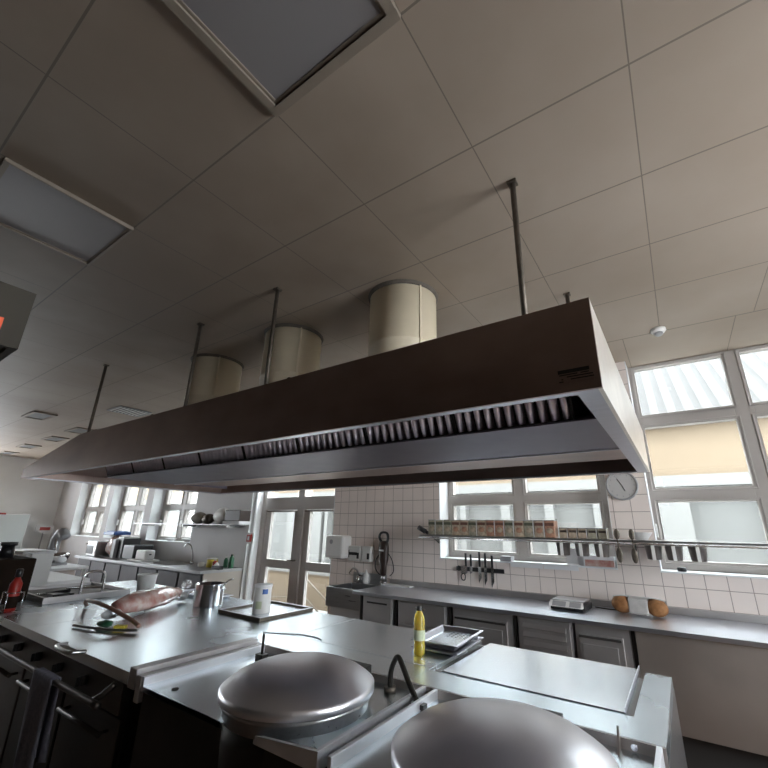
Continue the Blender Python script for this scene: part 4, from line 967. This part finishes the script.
# small bottles at the right end of the far counter
for i, (x, y, m_, h_, r_, lab) in enumerate(((-6.55, 4.05, 'plastic_white', .06, .05, 'small white cup left of the yellow tub on the far counter'), (-6.33, 4.1, 'yellow', .13, .085, 'yellow tub on the far counter below the shelf'), (-6.18, 4.05, 'red', .12, .035, 'small red bottle beside the yellow tub'), (-6.12, 4.2, 'green', .16, .035, 'dark green bottle behind the small red bottle'),
                                        (-6.05, 4.0, 'plastic_white', .09, .035, 'small white bottle right of the red bottle'), (-5.98, 4.2, 'green', .20, .04, 'tall dark green bottle at the far counter end'))):
    b = thing('small_bottle' if i not in (0, 1) else ('small_cup' if i == 0 else 'yellow_tub'), lab, 'bottle' if i > 1 else 'container', (x, y, .901), 0, 'containers at the far counter end')
    m = MB(); m.lathe([(r_ * .95, 0), (r_, .004), (r_, h_ * .7), (r_ * .5, h_ * .85), (r_ * .45, h_ * .9)] if i > 1 else [(r_ * .95, 0), (r_, .004), (r_, h_ * .9)], (0, 0, 0), 16); m.build('container_body', m_, b)
    m = MB(); m.lathe([(r_ * .5, h_ * .9), (r_ * .5, h_)] if i > 1 else [(r_ * 1.03, h_ * .9), (r_ * 1.03, h_)], (0, 0, 0), 16); m.build('cap', 'black' if i == 5 else 'plastic_white', b)
o = MB(); o.box(-.1, .1, -.03, .03, 0, .05); tag(o.build('black_holder', 'black', loc=(-5.95, 3.95, .901)), 'low black holder at the corner of the far counter', 'holder')
# appliances on the far counter
mw = thing('countertop_oven', 'small steel countertop oven with a dark opening at the left of the far counter', 'oven', (-10.13, 4.0, .901))
m = MB(); m.box(-.22, .22, -.2, .28, 0, .28); m.build('oven_body', 'steel', mw, bevel=.015); m = MB(); m.box(-.2, .1, -.206, -.2, .04, .2); m.build('oven_window', 'black', mw); m = MB(); m.cyl((-.2, -.23, .23), (.06, -.23, .23), .01, 8); m.build('handle', 'chrome', mw)
o = MB(); o.box(-.24, .24, -.16, .16, 0, .06); o.box(-.2, .2, -.12, .12, .06, .075); tag(o.build('blue_crate', 'blue', loc=(-9.72, 4.05, 1.312), bevel=.01), 'blue plastic crate on top of the pink bag on the far counter', 'crate')
blob('pink_bag', 'pinkish bag under the blue lid on the far counter', 'bag', (-9.66, 4.05, .901), .22, .15, .205, 'pink')
cm = thing('coffee_machine', 'black coffee machine with a grey front on the far counter', 'coffee machine', (-9.18, 4.02, .901))
m = MB(); m.box(-.16, .16, -.12, .2, .0, .36); m.build('machine_body', 'black', cm, bevel=.01); m = MB(); m.box(-.15, -.02, -.18, -.12, .0, .34); m.build('water_tank', 'plastic_grey', cm, bevel=.005); m = MB(); m.box(-.12, .12, -.1, .18, .36, .39); m.build('cup_tray', 'plastic_white', cm)
o = MB(); o.box(-.22, .22, -.15, .2, 0, .25); tag(o.build('black_bin', 'black', loc=(-8.76, 4.05, .901), bevel=.02), 'black box bin between coffee machine and toaster', 'bin')
to = thing('toaster', 'cream white toaster on a flat tray on the far counter', 'toaster', (-8.25, 3.98, .921)); m = MB(); m.box(-.17, .17, -.09, .09, 0, .16); m.build('toaster_body', 'plastic_white', to, bevel=.02)
m = MB(); m.box(-.12, .12, -.03, -.015, .158, .161); m.box(-.12, .12, .015, .03, .158, .161); m.build('slots', 'gap', to); m = MB(); m.box(.17, .19, -.015, .015, .08, .1); m.build('lever', 'black', to)
o = MB(); o.box(-.28, .25, -.16, .16, 0, .018); tag(o.build('serving_tray', 'plastic_white', loc=(-8.28, 3.98, .901), bevel=.004), 'flat white tray under the toaster', 'tray')
# sill items far window
for x, lab in ((-8.35, 'small white dish on the sill of the far window nearest the door, left'), (-7.75, 'small white dish on the sill of the far window nearest the door, right')):
    b = MB(); b.lathe([(.05, 0), (.11, .05), (.115, .052), (.1, .05), (.04, .008), (.005, .008)], (0, 0, 0), 18, False); tag(b.build('sill_dish', 'plastic_white', loc=(x, 4.45, SILL + .013)), lab, 'dish', 'dishes on the far sill')
# fire call point
fc = thing('fire_call_point', 'small square red fire call box with a white centre beside the glazed door', 'alarm box', (-5.79 + .0, 4.345, E(-.205)))
m = MB(); m.box(-.045, .055, -.03, -.002, -.055, .055); m.build('alarm_case', 'red', fc, bevel=.004); m = MB(); m.box(-.015, .025, -.032, -.0302, -.03, .03); m.build('alarm_glass', 'paper', fc)
o = MB(); o.box(-.06, .09, -.002, .013, -.08, .08); o.build('mounting_strip', 'white_paint', fc)
# ------------------------------------------------------------------ far left: white bench, mixer, grey cupboard, sign
bn = thing('white_bench', 'white topped work table between the island and the far counter', 'table', (-7.5, 2.05, 0))
m = MB(); m.box(-1.5, 1.42, -.35, .3, .86, .90); m.build('table_top', 'paper', bn, bevel=.004)
for sx in (-1.4, 1.32):
    for sy in (-.3, .25):
        m = MB(); m.box(sx - .025, sx + .025, sy - .025, sy + .025, 0, .86); m.build('leg', 'steel', bn)
m = MB(); m.box(-1.35, 1.3, -.28, .24, .25, .28); m.build('lower_shelf', 'steel', bn)
b2 = thing('white_side_bench', 'second white topped table carrying the stand mixer, behind the first', 'table', (-8.5, 2.66, 0))
m = MB(); m.box(-.85, .75, -.28, .28, .86, .90); m.build('table_top', 'paper', b2, bevel=.004)
for sx in (-.8, .7):
    for sy in (-.24, .24):
        m = MB(); m.box(sx - .02, sx + .02, sy - .02, sy + .02, 0, .86); m.build('leg', 'steel', b2)
mx = thing('stand_mixer', 'grey stand mixer with a curved arm on the second white table', 'mixer', (-8.36, 2.66, .901), math.radians(10))
mx.scale = (1.2, 1.2, 1.3)
m = MB(); m.box(-.14, .14, -.1, .1, 0, .03); m.build('mixer_foot', 'plastic_grey', mx, bevel=.01)
m = MB(); m.tube([(-.05, 0, .02), (-.07, 0, .15), (-.06, 0, .28), (0, 0, .36), (.08, 0, .36), (.12, 0, .32)], .06, 12); m.build('mixer_arm', 'plastic_grey', mx)
m = MB(); m.cyl((.08, -.04, .03), (.03, -.04, .30), .012, 8); m.build('guard_bar', 'chrome', mx)
m = MB(); m.lathe([(.03, .03), (.07, .035), (.1, .1), (.105, .14), (.1, .14), (.06, .045), (.005, .045)], (.12, 0, 0), 20, False); m.build('mixing_bowl', 'chrome', mx)
gc = thing('grey_cupboard', 'pale grey metal cupboard against the far end wall', 'cupboard', (XL + .25, 3.08, 0))
m = MB(); m.box(-.245, .25, -.55, .60, .05, 1.74); m.build('cupboard_body', 'wall', gc, bevel=.01)
for sy in (-1, 1): m = MB(); m.box(.25, .265, .03 + min(0, sy * .56), .02 + max(0, sy * .56), .1, 1.7); m.build('cupboard_door', 'cupdoor', gc)
m = MB(); m.box(-.2, .2, -.5, .55, 0, .05); m.build('plinth', 'gap', gc)
m = MB(); m.box(.267, .27, -.1, .12, 1.70, 1.74); m.build('red_tag', 'red', gc)
sg = thing('standing_sign', 'white tilted sign with a red bar on a thin stand by the far wall', 'sign', (XL + .3, 4.1, 0))
m = MB(); m.box(-.012, .012, -.012, .012, 0, 1.3); m.build('post', 'plastic_grey', sg); m = MB(); m.box(.013, .025, -.19, .19, 1.27, 1.46); m.build('sign_board', 'paper', sg)
m = MB(); m.box(.0255, .028, -.10, .12, 1.33, 1.41); m.build('red_bar', 'red', sg); m = MB(); m.cyl((0, 0, 0), (0, 0, .02), .15, 20); m.build('sign_base', 'plastic_grey', sg)
lt = thing('low_white_table', 'low white side table below the standing sign', 'table', (-13.3, 3.4, 0))
m = MB(); m.box(-.5, .5, -.5, .5, .86, .9); m.build('table_top', 'paper', lt)
for sx in (-.45, .45):
    for sy in (-.45, .45): m = MB(); m.box(sx - .02, sx + .02, sy - .02, sy + .02, 0, .86); m.build('leg', 'steel', lt)

# ------------------------------------------------------------------ outside
MB().box(-40, 25, YO, 30, -.25, -.13).build('ground_outside', 'kerb', kind='structure')
AY = 9.0
an = thing('annex_building', 'pale annex building across the yard, white columns and cream upper wall seen through the windows', 'building', (-5, AY, 0))
def A(mb, name, m, label=None):
    mb.v = [(x + 5, y - AY, z) for x, y, z in mb.v]; return mb.build(name, m, an, label=label)
a = MB(); a.box(-36, 12, AY + .15, AY + .4, -.13, E(.77)); A(a, 'ground_floor_wall', 'ann_grey')
a = MB(); a.box(-36, 12, AY - .1, AY + .4, E(.77), E(.965)); A(a, 'white_fascia', 'ann_white')
a = MB(); a.box(-36, 12, AY, AY + .4, E(.965), E(2.0)); A(a, 'cream_wall', 'ann_cream')
cols = [(-.37, .17), (-1.40, -1.29), (-2.34, -2.16), (-3.29, -3.09), (-4.28, -4.14), (2.2, 2.4), (1.25, 1.4), (-10.2, -8.75), (-8.62, -8.5), (-5.6, -5.4), (-7.0, -6.8), (-12.0, -11.8), (-13.5, -13.3), (-16, -15.5), (-19, -18.5), (-23, -22)]
for x0, x1 in cols:
    a = MB(); a.box(x0, x1, AY - .05, AY + .149, -.13, E(.77)); A(a, 'column', 'ann_white')
# pitched ribbed roof
a = MB(); n = 170; vs = []; x0, x1 = -36., 12.; rise = .72 / .95
for i in range(n * 2 + 1):
    x = x0 + (x1 - x0) * i / (2 * n); dz = .08 if i % 2 else 0
    vs += [(x, AY - .25, E(1.86) + dz), (x - 0.05 * 5, AY - .25 + 6, E(1.86) + 6 * rise + dz)]
a.add(vs, [(2 * i, 2 * i + 2, 2 * i + 3, 2 * i + 1) for i in range(2 * n)])
a.mi = [i % 2 for i in range(2 * n)]  # every other rib slope takes the painted shade colour
A(a, 'ribbed_roof', ('roof', 'roof_shade'))
pw = thing('yard_wall', 'low cream yard wall with a white coping seen through the door', 'wall', (-6, 6.9, -.13))
m = MB(); m.box(-5, 4.0, 0, .2, 0, .67); m.build('wall_body', 'ann_cream', pw); m = MB(); m.box(-5.05, 4.05, -.04, .24, .67, .78); m.build('coping', 'ann_white', pw)
hr = thing('yard_handrail', 'thin diagonal handrail bars in front of the low yard wall', 'handrail', (-6.4, 6.75, -.13))
m = MB(); m.cyl((-.55, 0, .62), (.30, 0, .12), .016, 8); m.build('bar', 'rod', hr); m = MB(); m.cyl((-.6, 0, .28), (-.1, 0, .0), .014, 8); m.build('bar', 'rod', hr); m = MB(); m.cyl((-1.9, 0, .12), (-.9, 0, .2), .012, 8); m.build('bar', 'rod', hr)

# ------------------------------------------------------------------ light
W = bpy.data.worlds.new('World'); bpy.context.scene.world = W; W.use_nodes = True
bg = W.node_tree.nodes['Background']; bg.inputs['Color'].default_value = (.90, .955, 1.0, 1); bg.inputs['Strength'].default_value = 10.5
sun = bpy.data.lights.new('sun', 'SUN'); sun.energy = 2.0; sun.angle = math.radians(3); sun.color = (1, .95, .88)
so = bpy.data.objects.new('sun', sun); C.objects.link(so); so.rotation_euler = (math.radians(38), 0, math.radians(18))
def portal(x0, x1, z0, z1, y):
    l = bpy.data.lights.new('window_daylight', 'AREA'); l.shape = 'RECTANGLE'; l.size = x1 - x0; l.size_y = z1 - z0; l.cycles.is_portal = True
    o = bpy.data.objects.new('window_daylight', l); C.objects.link(o); o.location = ((x0 + x1) / 2, y, (z0 + z1) / 2); o.rotation_euler = (-PI / 2, 0, 0)
for a, b in WIN: portal(a, b, SILL, CEIL, 4.67)
for y0, y1 in ((.1, 2.55),):  # portal at the added left window
    l = bpy.data.lights.new('window_daylight', 'AREA'); l.shape = 'RECTANGLE'; l.size = 1.95; l.size_y = y1 - y0; l.cycles.is_portal = True
    o = bpy.data.objects.new('window_daylight', l); C.objects.link(o); o.location = (XL - .31, (y0 + y1) / 2, 1.925); o.rotation_euler = (0, -PI / 2, 0)
portal(-5.86, -4.02, 0, CEIL, 4.67)
for y0, y1 in ((1.0, 2.55),):  # portal at the added right window
    l = bpy.data.lights.new('window_daylight', 'AREA'); l.shape = 'RECTANGLE'; l.size = 2.05; l.size_y = y1 - y0; l.cycles.is_portal = True
    o = bpy.data.objects.new('window_daylight', l); C.objects.link(o); o.location = (XR + .31, (y0 + y1) / 2, 1.925); o.rotation_euler = (0, PI / 2, 0)

# ------------------------------------------------------------------ camera
cam = bpy.data.cameras.new('camera'); co = bpy.data.objects.new('camera', cam); C.objects.link(co)
yaw, pit, rol = math.radians(34.04745), math.radians(18.22245), math.radians(-.89005)
R = Matrix.Rotation(yaw, 3, 'Z') @ Matrix.Rotation(pit, 3, 'X') @ Matrix.Rotation(rol, 3, 'Y')
B = Matrix(((1, 0, 0), (0, 0, -1), (0, 1, 0)))        # camera looks along +Y of the rotated frame
co.matrix_world = Matrix.Translation((0, 0, EYE)) @ (R @ B).to_4x4()
cam.sensor_width = 36; cam.lens = 36 * 401.422 / 768
cam.shift_x = -(399.543 - 384) / 768; cam.shift_y = (394.863 - 384) / 768
cam.clip_start = .02; cam.clip_end = 200
sc_ = bpy.context.scene; sc_.camera = co
sc_.view_settings.view_transform = 'Standard'; sc_.view_settings.look = 'None'; sc_.view_settings.gamma = 1; sc_.view_settings.exposure = 1.0
sc_.view_settings.use_curve_mapping = False
sc_.cycles.max_bounces = 12; sc_.cycles.diffuse_bounces = 6; sc_.cycles.transparent_max_bounces = 16; sc_.cycles.caustics_reflective = True
sc_.cycles.use_denoising = True
